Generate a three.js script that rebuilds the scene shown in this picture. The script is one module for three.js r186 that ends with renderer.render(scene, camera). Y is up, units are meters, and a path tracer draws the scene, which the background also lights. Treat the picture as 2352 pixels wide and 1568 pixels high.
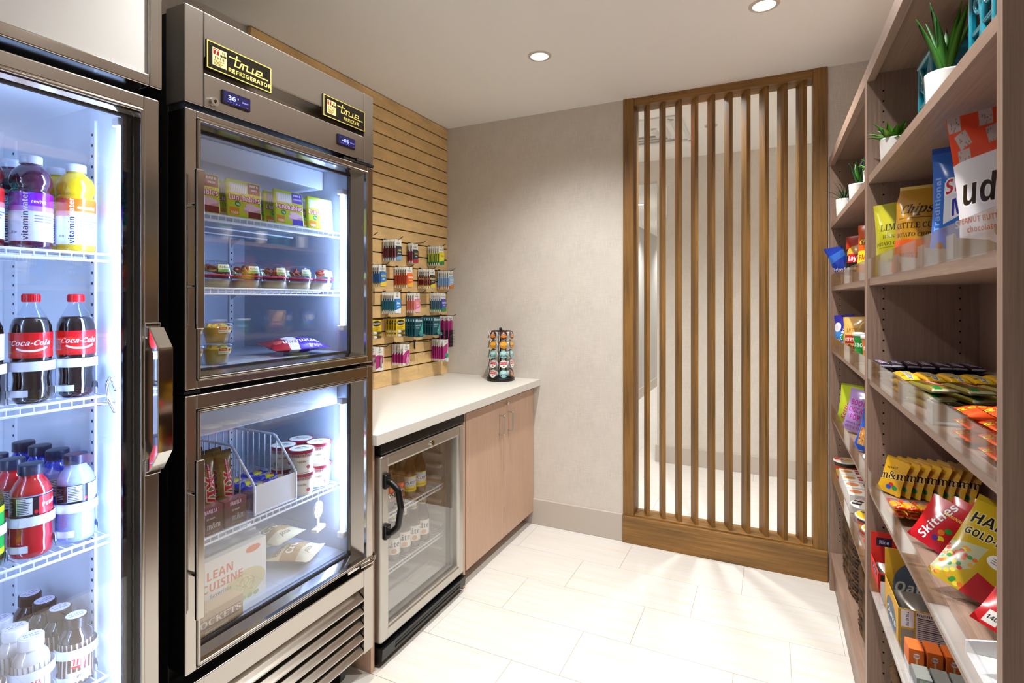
import * as THREE from 'three';
import { mergeGeometries, toCreasedNormals } from 'three/addons/utils/BufferGeometryUtils.js';
import { RoundedBoxGeometry } from 'three/addons/geometries/RoundedBoxGeometry.js';
import { RectAreaLightUniformsLib } from 'three/addons/lights/RectAreaLightUniformsLib.js';
import { ImprovedNoise } from 'three/addons/math/ImprovedNoise.js';

RectAreaLightUniformsLib.init();
const scene = new THREE.Scene();
const renderer = new THREE.WebGLRenderer({ antialias: true });
renderer.toneMapping = THREE.LinearToneMapping;
renderer.toneMappingExposure = 1.12;
renderer.shadowMap.enabled = true;
scene.background = new THREE.Color(0x000000);

// ---- camera: level, with the lens shifted so that uprights stay upright
const camera = new THREE.PerspectiveCamera(2 * Math.atan(784 / 1232.9) * 180 / Math.PI, 2352 / 1568, 0.03, 60);
camera.position.set(0, 1.37, 0);
camera.rotation.y = 0.4496;
camera.setViewOffset(2352, 1568, 0, 96.2, 2352, 1568);

// ---- the brightness of each kind of lamp (the lamps stand in their builders below)
const WARM = new THREE.Color().setRGB(0.985, 0.985, 0.972), COOL = new THREE.Color().setRGB(0.36, 0.55, 1.0);
const DOWN_CD = 7.4, HALL_CD = 6.5, LED_NITS = 30;

// ---------------------------------------------------------------- helpers
const PI = Math.PI, HP = Math.PI / 2;
const rng = (s) => () => { s |= 0; s = (s + 0x6d2b79f5) | 0; let t = Math.imul(s ^ (s >>> 15), 1 | s); t = (t + Math.imul(t ^ (t >>> 7), 61 | t)) ^ t; return ((t ^ (t >>> 14)) >>> 0) / 4294967296; };
const taken = {};
function numbered(n) { const k = taken[n] = (taken[n] || 0) + 1; return k === 1 ? n : n + '_' + String(k - 1).padStart(3, '0'); }
function tag(o, label, category, group) { o.userData = { label, category }; if (group) o.userData.group = group; return o; }
function thing(name, label, category, p = [0, 0, 0], turn = 0, group) {
  const o = new THREE.Group(); o.name = numbered(name); scene.add(o);
  o.position.set(...p); o.rotation.y = turn; return tag(o, label, category, group);
}
function single(name, label, category, geo, m, p = [0, 0, 0], turn = 0, group) {
  const o = new THREE.Mesh(geo, m); o.name = numbered(name); scene.add(o);
  o.position.set(...p); o.rotation.y = turn; return tag(o, label, category, group);
}
function part(name, geo, m, parent, label) {
  if (Array.isArray(geo)) return geo.flat(9).map((g) => part(name, g, m, parent, label))[0];   // several alike pieces, each a part
  const o = new THREE.Mesh(geo, m); o.name = name; parent.add(o); if (label) o.userData.label = label; return o;
}
function stuff(name, geo, m, parent) { const o = part(name, geo, m, parent); o.userData.kind = 'stuff'; return o; }
function struct(name, geo, m, parent) {
  const o = geo ? new THREE.Mesh(geo, m) : new THREE.Group(); o.name = parent ? name : numbered(name); (parent || scene).add(o);
  if (!parent) o.userData.kind = 'structure'; return o;
}
function copy(src, p, turn, label, group, tilt) {
  const c = src.clone(); c.name = numbered(src.name.replace(/_\d{3}$/, '')); scene.add(c);
  c.position.set(...p); c.rotation.set(tilt ? tilt[0] : 0, turn, tilt ? tilt[1] : 0, 'YXZ');
  c.userData = { ...src.userData }; if (label) c.userData.label = label; if (group) c.userData.group = group; return c;
}
const ORD = ['first', 'second', 'third', 'fourth', 'fifth', 'sixth', 'seventh', 'eighth', 'ninth', 'tenth', 'eleventh', 'twelfth'];
// geometry
function M(list) {
  const l = list.flat(9).filter(Boolean).map((g) => { const n = g.index ? g.toNonIndexed() : g.clone(); for (const k of Object.keys(n.attributes)) if (!['position', 'normal', 'uv'].includes(k)) n.deleteAttribute(k);
    if (!n.attributes.uv) n.setAttribute('uv', new THREE.BufferAttribute(new Float32Array(n.attributes.position.count * 2), 2)); return n; });
  return mergeGeometries(l);
}
const bx = (x0, x1, y0, y1, z0, z1) => new THREE.BoxGeometry(Math.abs(x1 - x0), Math.abs(y1 - y0), Math.abs(z1 - z0)).translate((x0 + x1) / 2, (y0 + y1) / 2, (z0 + z1) / 2);
const rb = (x0, x1, y0, y1, z0, z1, r = 0.002, s = 1) => new RoundedBoxGeometry(Math.abs(x1 - x0), Math.abs(y1 - y0), Math.abs(z1 - z0), s, r).translate((x0 + x1) / 2, (y0 + y1) / 2, (z0 + z1) / 2);
const cyl = (r0, r1, h, seg = 20, open = false) => new THREE.CylinderGeometry(r0, r1, h, seg, 1, open);
const lathe = (pts, seg = 24, a = 0, b = 2 * PI) => new THREE.LatheGeometry(pts.map(([r, y]) => new THREE.Vector2(Math.max(r, 1e-5), y)), seg, a, b);
const V = (x, y, z) => new THREE.Vector3(x, y, z);
const tube = (pts, r, seg = 16, rad = 6, closed = false) => new THREE.TubeGeometry(new THREE.CatmullRomCurve3(pts.map((p) => V(...p)), closed, 'catmullrom', 0.1), seg, r, rad, closed);
function rod(a, b, r, rad = 6) {
  const A = V(...a), Bv = V(...b), d = Bv.clone().sub(A), g = new THREE.CylinderGeometry(r, r, d.length(), rad, 1);
  g.applyQuaternion(new THREE.Quaternion().setFromUnitVectors(V(0, 1, 0), d.normalize())); return g.translate((A.x + Bv.x) / 2, (A.y + Bv.y) / 2, (A.z + Bv.z) / 2);
}
function extr(pts, depth, bevel = 0) {
  const s = new THREE.Shape(pts.map(([x, y]) => new THREE.Vector2(x, y)));
  return new THREE.ExtrudeGeometry(s, { depth, bevelEnabled: bevel > 0, bevelThickness: bevel, bevelSize: bevel, bevelSegments: 1, curveSegments: 8 });
}
// uv in metres, by the way each face points; grain runs along v
function metric(g, along = 'y', ou = 0, ov = 0) {
  if (g.index) g = g.toNonIndexed();
  const p = g.attributes.position, n = g.attributes.normal, uv = new Float32Array(p.count * 2);
  for (let i = 0; i < p.count; i++) {
    const c = { x: p.getX(i), y: p.getY(i), z: p.getZ(i) }, a = { x: Math.abs(n.getX(i)), y: Math.abs(n.getY(i)), z: Math.abs(n.getZ(i)) };
    const big = a.x > a.y && a.x > a.z ? 'x' : a.y > a.z ? 'y' : 'z', rest = ['x', 'y', 'z'].filter((k) => k !== big);
    const v = rest.includes(along) ? along : rest[1], u = rest.find((k) => k !== v);
    uv[i * 2] = c[u] + ou; uv[i * 2 + 1] = c[v] + ov;
  }
  g.setAttribute('uv', new THREE.BufferAttribute(uv, 2)); return g;
}
// ---------------------------------------------------------------- computed textures
const pn = new ImprovedNoise();
function dataTex(w, h, fn, srgb = true, rep = [1, 1]) {
  const d = new Uint8Array(w * h * 4);
  for (let y = 0; y < h; y++) for (let x = 0; x < w; x++) { const c = fn(x / w, y / h, x, y), o = (y * w + x) * 4; for (let k = 0; k < 3; k++) d[o + k] = Math.max(0, Math.min(255, Array.isArray(c) ? c[k] : c)); d[o + 3] = 255; }
  const t = new THREE.DataTexture(d, w, h); t.wrapS = t.wrapT = THREE.RepeatWrapping; t.magFilter = THREE.LinearFilter; t.minFilter = THREE.LinearFilter;
  if (srgb) t.colorSpace = THREE.SRGBColorSpace; t.repeat.set(...rep); t.needsUpdate = true; return t;
}
const cyc = (u, v, fu, fv, z) => { // noise that repeats over the tile
  const a = pn.noise(u * fu, v * fv, z), b = pn.noise((u - 1) * fu, v * fv, z), c = pn.noise(u * fu, (v - 1) * fv, z), d = pn.noise((u - 1) * fu, (v - 1) * fv, z);
  return (a * (1 - u) + b * u) * (1 - v) + (c * (1 - u) + d * u) * v;
};
const tone = (c, k) => [c[0] * k, c[1] * k, c[2] * k];
const woodTex = (c, fu, fv, amp, streak, seed) => dataTex(256, 512, (u, v) => {
  const a = cyc(u, v, fu, fv, seed) * amp + cyc(u, v, fu * 3.7, fv * 1.7, seed + 5) * streak + cyc(u, v, fu * 9, fv * 6, seed + 9) * streak * 0.8 + cyc(u, v, 3, 1.5, seed + 3) * amp * 0.6; return tone(c, 1 + a);
}, true);
const mats = {};
function mat(key, o, phys) { if (!mats[key]) { mats[key] = phys ? new THREE.MeshPhysicalMaterial(o) : new THREE.MeshStandardMaterial(o); mats[key].name = key; } return mats[key]; }
const col = (key, hex, roughness = 0.5, metalness = 0, more = {}) => mat(key, { color: hex, roughness, metalness, ...more });
const laminateT = woodTex([148, 121, 104], 46, 3, 0.10, 0.13, 1.3); laminateT.repeat.set(4, 1.6);
const LAM = mat('laminate', { map: laminateT, roughness: 0.42 });
const cabT = woodTex([200, 165, 140], 46, 3, 0.06, 0.09, 4.3); cabT.repeat.set(4, 1.6);
const CAB = mat('cabinet laminate', { map: cabT, roughness: 0.45 });
const oakT = woodTex([136, 97, 46], 16, 2.2, 0.30, 0.22, 7.7); oakT.repeat.set(5, 1.4);
const OAK = mat('oak', { map: oakT, roughness: 0.5 });
const mapleT = woodTex([236, 199, 139], 10, 2, 0.09, 0.06, 2.1); mapleT.repeat.set(1.6, 3);
const MAPLE = mat('maple board', { map: mapleT, roughness: 0.5 });
const weaveT = dataTex(256, 256, (u, v) => { const a = cyc(u, v, 110, 6, 1.1) * 0.05 + cyc(u, v, 10, 90, 4.4) * 0.035 + cyc(u, v, 5, 3, 8.2) * 0.025; return tone([216, 208, 198], 1 + a); }); weaveT.repeat.set(3, 3);
const weaveB = dataTex(256, 256, (u, v) => 128 + cyc(u, v, 110, 8, 1.1) * 90 + cyc(u, v, 10, 100, 4.4) * 70, false); weaveB.repeat.set(3, 3);
const WALL = mat('wall covering', { map: weaveT, bumpMap: weaveB, bumpScale: 0.0006, roughness: 0.85 });
const PAINT = col('ceiling paint', 0xf6f4f0, 0.9);
const tileT = [0, 1, 2].map((i) => { const t = dataTex(256, 256, (u, v) => { const w = v + 0.12 * cyc(u, v, 2, 2, i * 9 + 1), a = cyc(u, w % 1, 2.2, 22, 3 + i * 7) * 0.035 + cyc(u, w % 1, 5, 60, 2 + i) * 0.02 + cyc(u, v, 40, 40, i) * 0.012, b = Math.max(0, cyc(u, w % 1, 1.5, 9, 20 + i)) * 26; return [228 * (1 + a), (224 - b * 0.35) * (1 + a), (218 - b) * (1 + a)]; }); return t; });
const TILE = tileT.map((t, i) => mat('floor tile ' + i, { map: t, roughness: 0.34 }));
const GROUT = col('grout', 0xb9aea0, 0.9);
const brushT = dataTex(64, 512, (u, v) => 110 + cyc(u, v, 3, 160, 2.2) * 90 + cyc(u, v, 2, 60, 5.2) * 40, false); brushT.repeat.set(2, 6);
const STEEL = mat('brushed steel', { color: 0xc2bcb4, metalness: 1, roughness: 0.3, roughnessMap: null, bumpMap: brushT, bumpScale: 0.00004, anisotropy: 0.75, anisotropyRotation: 0 }, true);
const STEEL2 = mat('polished steel', { color: 0xc2bcb3, metalness: 1, roughness: 0.14 }), STEEL3 = mat('satin steel', { color: 0xc4bdb4, metalness: 1, roughness: 0.2, bumpMap: brushT, bumpScale: 0.00002 });
const CHROME = col('chrome', 0xd8d4ce, 0.06, 1);
const BLACK = col('black plastic', 0x0b0b0d, 0.32), BLACKM = col('black powder coat', 0x111113, 0.55);
const WHITEP = col('white plastic', 0xe6e6e4, 0.4), LINER = col('white liner', 0xdfe4ea, 0.5), ALU = col('satin aluminium', 0xc9c5bd, 0.32, 0.85), ALUI = col('aluminium liner', 0xb4bcc8, 0.4, 0.25);
const WIRE = col('white wire', 0xe2e6ec, 0.35), GASKET = col('gasket', 0x1c1f25, 0.6);
const GLASS = mat('door glass', { color: 0xffffff, roughness: 0.0, metalness: 0, transmission: 1, thickness: 0, ior: 1.58 }, true);
const ACRYL = mat('clear acrylic', { color: 0xf4f6fa, roughness: 0.03, transmission: 1, thickness: 0, ior: 1.45 }, true);
const CLEAR = mat('clear plastic', { color: 0xf6faff, roughness: 0.08, transmission: 1, thickness: 0, ior: 1.4 }, true);
const COUNTER = col('counter top', 0xdad5cc, 0.35), CREAM = col('skirting paint', 0xc4b9ae, 0.5);
// ---------------------------------------------------------------- printed matter: one sheet per atlas, every design in its own cell
const sheets = [];
function newSheet() { const c = document.createElement('canvas'); c.width = c.height = 2048; const g = c.getContext('2d'); g.fillStyle = '#ddd'; g.fillRect(0, 0, 2048, 2048); const t = new THREE.CanvasTexture(c); t.colorSpace = THREE.SRGBColorSpace; t.anisotropy = 8; sheets.push({ c, g, t, x: 0, y: 0, row: 0, id: sheets.length }); return sheets[sheets.length - 1]; }
function cell(w, h, draw) {
  let s = sheets[sheets.length - 1] || newSheet();
  if (s.x + w > 2048) { s.x = 0; s.y += s.row; s.row = 0; }
  if (s.y + h > 2048) s = newSheet();
  const x = s.x, y = s.y; s.x += w; s.row = Math.max(s.row, h);
  s.g.save(); s.g.beginPath(); s.g.rect(x, y, w, h); s.g.clip(); s.g.translate(x, y); draw(s.g, w, h); s.g.restore();
  return { u0: (x + 1.5) / 2048, u1: (x + w - 1.5) / 2048, v0: 1 - (y + h - 1.5) / 2048, v1: 1 - (y + 1.5) / 2048, s };
}
function onCell(g, k) { const q = g.clone(), uv = q.attributes.uv; for (let i = 0; i < uv.count; i++) uv.setXY(i, k.u0 + Math.min(1, Math.max(0, uv.getX(i))) * (k.u1 - k.u0), k.v0 + Math.min(1, Math.max(0, uv.getY(i))) * (k.v1 - k.v0)); return q; }
const ink = (k, finish = 'paper') => { const f = { paper: [0.55, 0], gloss: [0.22, 0], foil: [0.26, 0.25], matte: [0.75, 0] }[finish]; return mat('print ' + finish + ' ' + k.s.id, { map: k.s.t, roughness: f[0], metalness: f[1] }); };
// planar uv 0..1 over the bounding box in x and y
function planar(g, ax = 'x', ay = 'y') { if (g.index) g = g.toNonIndexed(); g.computeBoundingBox(); const b = g.boundingBox, p = g.attributes.position, uv = new Float32Array(p.count * 2), G = { x: 'getX', y: 'getY', z: 'getZ' };
  for (let i = 0; i < p.count; i++) { uv[i * 2] = (p[G[ax]](i) - b.min[ax]) / (b.max[ax] - b.min[ax]); uv[i * 2 + 1] = (p[G[ay]](i) - b.min[ay]) / (b.max[ay] - b.min[ay]); }
  g.setAttribute('uv', new THREE.BufferAttribute(uv, 2)); return g; }
function T(g, s, x, y, px, fill, o = {}) { // text
  g.save(); g.translate(x, y); if (o.rot) g.rotate(o.rot); if (o.skew) g.transform(1, 0, o.skew, 1, 0, 0); if (o.sx) g.scale(o.sx, o.sy || 1);
  g.font = (o.w || 'bold') + ' ' + px + 'px ' + (o.f || 'sans-serif'); g.textAlign = o.a || 'center'; g.textBaseline = 'middle';
  if (o.line) { g.strokeStyle = o.line; g.lineWidth = o.lw || px * 0.16; g.lineJoin = 'round'; g.strokeText(s, 0, 0); }
  g.fillStyle = fill; g.fillText(s, 0, 0); g.restore();
}
const R = (g, x, y, w, h, c) => { g.fillStyle = c; g.fillRect(x, y, w, h); };
const E = (g, x, y, rx, ry, c, rot = 0) => { g.fillStyle = c; g.beginPath(); g.ellipse(x, y, rx, ry, rot, 0, 2 * PI); g.fill(); };
const P = (g, pts, c) => { g.fillStyle = c; g.beginPath(); pts.forEach(([x, y], i) => i ? g.lineTo(x, y) : g.moveTo(x, y)); g.closePath(); g.fill(); };
const lines = (g, x, y, w, n, dy, c, seed = 1, th = 2) => { const r = rng(seed); for (let i = 0; i < n; i++) R(g, x, y + i * dy, w * (0.6 + 0.4 * r()), th, c); };
// filled bag: two sheets that meet at the sides and at pressed seams
function bagGeo(w, h, d, o = {}) {
  const nx = o.nx || 10, ny = o.ny || 14, seam = o.seam ?? 0.06, low = o.low ?? 0.42, crum = o.crum ?? 0.05, seed = o.seed || 1, pos = [], uv = [], idx = [];
  for (const s of [1, -1]) { const base = pos.length / 3;
    for (let j = 0; j <= ny; j++) for (let i = 0; i <= nx; i++) {
      const u = i / nx, v = j / ny, vv = Math.min(1, Math.max(0, (v - seam) / (1 - 2 * seam)));
      const sh = Math.pow(Math.sin(PI * Math.pow(vv, Math.log(0.5) / Math.log(low))), 0.62) || 0, b = Math.pow(Math.max(0, Math.sin(PI * u)), 0.55) * sh;
      const k = pn.noise(u * 3.1 + seed, v * 4.3, s * 2.7 + seed) * crum + pn.noise(u * 8 + seed, v * 9, s + seed * 3) * crum * 0.5;
      const edge = 1 - 0.10 * sh + pn.noise(v * 5, seed, 0.5) * 0.02, zig = (j === 0 || j === ny) && o.zig ? ((i % 2) ? 0.012 * h : 0) * (j ? 1 : -1) : 0;
      pos.push((u - 0.5) * w * edge, v * h + zig, s * (d / 2) * b * (1 + 3 * k) + k * d * 0.5 * (1 - Math.pow(Math.abs(2 * u - 1), 4)) * sh + (o.bend || 0) * (vv > 0.85 ? (vv - 0.85) * 4 : 0)); uv.push(u, v);
    }
    for (let j = 0; j < ny; j++) for (let i = 0; i < nx; i++) { const a = base + j * (nx + 1) + i, b = a + 1, c = a + nx + 1, e = c + 1; if (s > 0) idx.push(a, b, c, b, e, c); else idx.push(a, c, b, b, c, e); }
  }
  const g = new THREE.BufferGeometry(); g.setAttribute('position', new THREE.Float32BufferAttribute(pos, 3)); g.setAttribute('uv', new THREE.Float32BufferAttribute(uv, 2)); g.setIndex(idx); g.computeVertexNormals(); return g.toNonIndexed();
}
// wrapped bar: rounded-box section, pressed ends with a zigzag cut; length along x, lies on y = 0
function barGeo(L, W, H, o = {}) {
  const n = 12, k = 14, pos = [], uv = [], idx = [], fin = o.fin ?? 0.1, seed = o.seed || 1;
  for (let i = 0; i <= n; i++) { const u = i / n, e = Math.min(1, Math.min(u, 1 - u) / fin), th = Math.max(0.06, Math.pow(Math.min(1, e), 2.2)), wd = 1 + (1 - Math.min(1, e)) * 0.12;
    for (let j = 0; j <= k; j++) { const a = (j / k) * 2 * PI, ca = Math.cos(a), sa = Math.sin(a), q = 0.55, cx = Math.sign(ca) * Math.pow(Math.abs(ca), q), sy = Math.sign(sa) * Math.pow(Math.abs(sa), q);
      const cr = pn.noise(u * 7 + seed, ca * 1.3, sa * 1.3 + seed) * 0.10 * (e > 0.9 ? 0.6 : 1);
      const zig = (i === 0 ? -1 : i === n ? 1 : 0) * ((j % 2) ? 0.012 : 0) * L;
      pos.push((u - 0.5) * L + zig, H / 2 + sy * H / 2 * th * (1 + cr), cx * W / 2 * wd * (1 + cr * 0.3)); uv.push(u, 0.5 - cx * 0.5);
    } }
  for (let i = 0; i < n; i++) for (let j = 0; j < k; j++) { const a = i * (k + 1) + j, b = a + 1, c = a + k + 1, d = c + 1; idx.push(a, c, b, b, c, d); }
  const g = new THREE.BufferGeometry(); g.setAttribute('position', new THREE.Float32BufferAttribute(pos, 3)); g.setAttribute('uv', new THREE.Float32BufferAttribute(uv, 2)); g.setIndex(idx); g.computeVertexNormals();
  const nr = g.attributes.normal, pp = g.attributes.position; let flip = 0; for (let i = 0; i < pp.count; i++) flip += nr.getY(i) * (pp.getY(i) - H / 2);
  if (flip < 0) { const ix = g.index.array; for (let i = 0; i < ix.length; i += 3) { const t = ix[i]; ix[i] = ix[i + 1]; ix[i + 1] = t; } g.computeVertexNormals(); }
  return g.toNonIndexed();
}
const halves = (r0, y0, r1, y1, k, seg = 14) => M([0, 1].map((s) => onCell(lathe([[r0, y0], [r1, y1]], seg, s * PI, PI), k))); // label round a bottle, the design twice
// ---------------------------------------------------------------- the room
const XL = -1.96, XR = 0.52, ZB = -3.025, ZF = 1.35, CEIL = 2.503, CC = 2.55, ZC = -4.634;
function tiledFloor(name, x0, x1, z0, z1) {   // z0 < z1
  const f = struct(name);
  part('screed', bx(x0 - 0.1, x1 + 0.1, -0.12, -0.0016, z0 - 0.1, z1 + 0.1), GROUT, f);
  const L = 0.573, D = 0.2895, r = rng(5), shapes = {};
  for (let row = -30; row < 40; row++) {
    const zb = -2.706 - D + (row + 1) * D, za = zb - D, a = Math.max(z0, za + 0.001), b = Math.min(z1, zb - 0.001); if (b - a < 0.01) continue;
    const off = -0.697 + 0.191 - 0.191 * (row + 1);
    for (let k = -14; k < 22; k++) {
      const xa = off + k * L, c = Math.max(x0, xa + 0.001), d = Math.min(x1, xa + L - 0.001); if (d - c < 0.01) continue;
      const key = [(d - c).toFixed(3), (b - a).toFixed(3)].join();
      const g = shapes[key] || (shapes[key] = planar(rb((c - d) / 2, (d - c) / 2, -0.008, 0, (a - b) / 2, (b - a) / 2, 0.0008), 'x', 'z'));
      const t = part('tile', g, TILE[Math.floor(r() * 3)], f); t.position.set((c + d) / 2, 0, (a + b) / 2); if (r() < 0.5) t.rotation.y = PI;
    }
  }
  return f;
}
tiledFloor('floor', XL, XR, ZB - 0.1, ZF);
tiledFloor('floor', -2.6, 2.4, ZC, ZB - 0.1);
tiledFloor('floor', -1.64, -0.871, -12, ZC);
struct('wall_left', metric(bx(XL - 0.12, XL, 0, CEIL, ZB - 0.1, ZF)), WALL);
struct('wall_right', metric(bx(XR, XR + 0.12, 0, CEIL, ZB - 0.1, ZF)), WALL);
struct('wall_front', metric(bx(XL - 0.12, XR + 0.12, 0, CEIL, ZF, ZF + 0.12)), WALL);
struct('wall_back', metric(bx(XL, -0.757, 0, CEIL, ZB - 0.1, ZB)), WALL);
struct('wall_back', metric(bx(0.249, XR, 0, CEIL, ZB - 0.1, ZB)), WALL);
struct('baseboard_back', rb(-1.40, -0.758, 0, 0.153, ZB - 0.005, ZB + 0.013, 0.003), CREAM);
struct('baseboard_right', rb(XR - 0.013, XR + 0.005, 0, 0.153, -0.83, ZF, 0.003), CREAM);
function holed(x0, x1, z0, z1, y, th, holes) {   // a ceiling board with round openings for the lamps
  const s = new THREE.Shape([[x0, z0], [x1, z0], [x1, z1], [x0, z1]].map(([x, z]) => new THREE.Vector2(x, -z)));
  for (const [hx, hz, r] of holes) { const p = new THREE.Path(); p.absarc(hx, -hz, r, 0, 2 * PI, true); s.holes.push(p); }
  return new THREE.ExtrudeGeometry(s, { depth: th, bevelEnabled: false, curveSegments: 24 }).rotateX(-HP).translate(0, y, 0);
}
const LAMPS = [[-0.971, -2.307], [-0.024, -2.283], [-0.971, -1.07], [-0.024, -1.07]];
const HALL = [[-0.35, -3.3], [0.6, -3.3], [-1.4, -3.3], [1.7, -3.3]];
const DEEP = [[-1.25, -5.7], [-1.25, -7.3], [-1.25, -8.9], [-1.25, -10.5]];
struct('ceiling', holed(XL - 0.12, XR + 0.12, ZB - 0.1, ZF + 0.12, CEIL, 0.1, LAMPS.map(([x, z]) => [x, z, 0.041])), PAINT);
struct('ceiling', bx(XL - 0.12, XR + 0.12, CEIL + 0.1, CEIL + 0.14, ZB - 0.1, ZF + 0.12), PAINT);
struct('ceiling', holed(-2.7, 2.5, ZC - 0.1, ZB - 0.1, CC, 0.1, HALL.map(([x, z]) => [x, z, 0.041])), PAINT);
struct('ceiling', bx(-2.7, 2.5, CC + 0.1, CC + 0.14, ZC - 0.1, ZB - 0.1), PAINT);
struct('ceiling', holed(-1.74, -0.77, -12.1, ZC - 0.1, 2.376, 0.1, DEEP.map(([x, z]) => [x, z, 0.041])), PAINT);
struct('ceiling', bx(-1.74, -0.77, 2.476, 2.52, -12.1, ZC - 0.1), PAINT);
struct('wall_corridor', metric(bx(-0.871, 2.5, 0, CC, ZC - 0.1, ZC)), WALL);
struct('wall_corridor', metric(bx(-2.7, -1.64, 0, CC, ZC - 0.1, ZC)), WALL);
struct('wall_bulkhead', metric(bx(-1.64, -0.871, 2.376, CC, ZC - 0.1, ZC)), WALL);
struct('wall_corridor', metric(bx(-2.7, -2.6, 0, CC, ZC, ZB - 0.1)), WALL);
struct('wall_corridor', metric(bx(2.4, 2.5, 0, CC, ZC, ZB - 0.1)), WALL);
struct('wall_corridor', metric(bx(XL - 0.75, XL, 0, CC, ZB - 0.1, ZB)), WALL);
struct('wall_corridor', metric(bx(XR, 2.5, 0, CC, ZB - 0.1, ZB)), WALL);
struct('wall_hall', metric(bx(-1.74, -1.64, 0, 2.38, -12, ZC - 0.1)), col('hall paint', 0xc4c2bd, 0.8));
struct('wall_hall', metric(bx(-0.871, -0.77, 0, 2.38, -12, ZC - 0.1)), WALL);
struct('wall_hall', metric(bx(-1.74, -0.77, 0, 2.38, -12.1, -12)), WALL);
struct('baseboard_corridor', rb(-0.884, 2.4, 0, 0.141, ZC - 0.005, ZC + 0.013, 0.003), CREAM);
struct('baseboard_hall', rb(-1.645, -1.627, 0, 0.141, -12, ZC - 0.1, 0.003), CREAM);

// ---------------------------------------------------------------- recessed lamps
const LENS = mat('lamp lens', { color: 0xffffff, emissive: 0xfff4e6, emissiveIntensity: 9, roughness: 0.5 });
const CUP = col('lamp reflector', 0xe9e4da, 0.25, 0.1), TRIM = col('lamp trim', 0xcfc5b8, 0.5);
function downlight(x, y, z, label, cd, group, ang = 1.2) {
  const t = thing('ceiling_downlight', label, 'downlight', [x, y, z], 0, group);
  part('trim_ring', lathe([[0.040, 0.0], [0.0405, -0.003], [0.052, -0.003], [0.056, 0.0]], 40), TRIM, t);
  part('reflector', lathe([[0.040, -0.001], [0.037, 0.018], [0.030, 0.032], [0.0295, 0.034]], 40), CUP, t);
  part('lens', lathe([[0, 0.031], [0.0295, 0.032], [0.0295, 0.036], [0, 0.036]], 32), LENS, t);
  const l = new THREE.SpotLight(WARM, cd, 0, ang, 1, 2); l.name = 'lamp'; l.position.set(0, 0.024, 0); l.target.position.set(0, -1, 0); t.add(l, l.target);
  l.castShadow = true; l.shadow.radius = 1.3; l.shadow.mapSize.set(1024, 1024);
}
const LL = ['small recessed ceiling downlight nearest the slatted board wall', 'small recessed ceiling downlight near the wooden screen, at the top edge', 'recessed ceiling downlight above the drinks coolers', 'recessed ceiling downlight above the aisle by the snack shelves'];
LAMPS.forEach(([x, z], i) => downlight(x, CEIL, z, LL[i], DOWN_CD, 'room downlights'));
const HLB = ['corridor ceiling downlight behind the slats', 'corridor ceiling downlight right of the screen', 'corridor ceiling downlight left of the screen', 'corridor ceiling downlight at the far right'];
HALL.forEach(([x, z], i) => downlight(x, CC, z, HLB[i], HALL_CD, 'corridor downlights'));
DEEP.forEach(([x, z], i) => downlight(x, 2.376, z, ORD[i] + ' downlight along the deep hallway ceiling', HALL_CD, 'hallway downlights'));
{ // square air diffuser in the corridor ceiling, and the plate on the corridor wall
  const t = thing('ceiling_vent', 'square white air diffuser in the corridor ceiling behind the screen', 'vent', [-0.82, CC, -3.84]);
  part('frame', M([0, 1, 2, 3].map((i) => rb(-0.3, 0.3, -0.012, 0, 0.27, 0.3, 0.003).rotateY(i * HP))), WHITEP, t);
  for (let k = 0; k < 3; k++) { const a = 0.25 - k * 0.07, g = M([0, 1, 2, 3].map((i) => extr([[-a, 0], [a, 0], [a - 0.05, 0.035], [-a + 0.05, 0.035]], 0.003).rotateX(0.9).translate(0, -0.02, a - 0.03).rotateY(i * HP))); part('louvre', g, WHITEP, t); }
  const sc = thing('sprinkler_cover', 'small round ceiling cover half hidden behind a slat', 'sprinkler', [-0.367, CC, -3.865]); part('rim', lathe([[0.030, 0], [0.030, -0.004], [0.042, -0.004], [0.042, 0]], 32), TRIM, sc); part('cap', lathe([[0, -0.006], [0.026, -0.006], [0.028, -0.002], [0.028, 0]], 28), WHITEP, sc);
  const s = thing('wall_plate', 'narrow white metal plate high on the corridor wall', 'sign', [-0.815, 2.06, ZC + 0.001]);
  part('plate', rb(-0.03, 0.03, 0, 0.27, 0, 0.006, 0.002), WHITEP, s);
  for (const [x, y] of [[-0.02, 0.012], [0.02, 0.012], [-0.02, 0.258], [0.02, 0.258]]) part('screw', cyl(0.004, 0.004, 0.003, 10).rotateX(HP).translate(x, y, 0.007), ALU, s);
}
// ---------------------------------------------------------------- the slatted oak screen
{
  const t = thing('wooden_screen', 'tall golden oak screen of angled upright slats in the back wall', 'screen', [-0.254, 0, ZB]);
  const W = 0.5015, w2 = 0.4405;
  part('post', metric(rb(-W, -w2, 0.148, CEIL, -0.11, 0.012, 0.002), 'y', 0.13), OAK, t);
  part('post', metric(rb(w2, W, 0.148, CEIL, -0.11, 0.012, 0.002), 'y', 0.57), OAK, t);
  part('top_rail', metric(rb(-w2, w2, 2.461, CEIL, -0.11, 0.006, 0.002), 'x'), OAK, t);
  part('sill', metric(rb(-w2, w2, 0.12, 0.158, -0.11, 0.004, 0.002), 'x', 0, 0.3), OAK, t);
  part('bottom_board', metric(rb(-W - 0.002, W + 0.002, 0, 0.150, -0.11, 0.022, 0.003), 'x', 0.05), OAK, t);
  for (let i = 0; i < 10; i++) {
    const x = -0.6335 + i * 0.0857 + 0.254;
    const g = metric(rb(-0.0098, 0.0098, 0.156, 2.463, -0.041, 0.041, 0.0015), 'y', i * 0.31, i * 0.17); g.rotateY(0.38);
    part('slat', g, OAK, t).position.set(x, 0, -0.05);
  }
}
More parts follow.
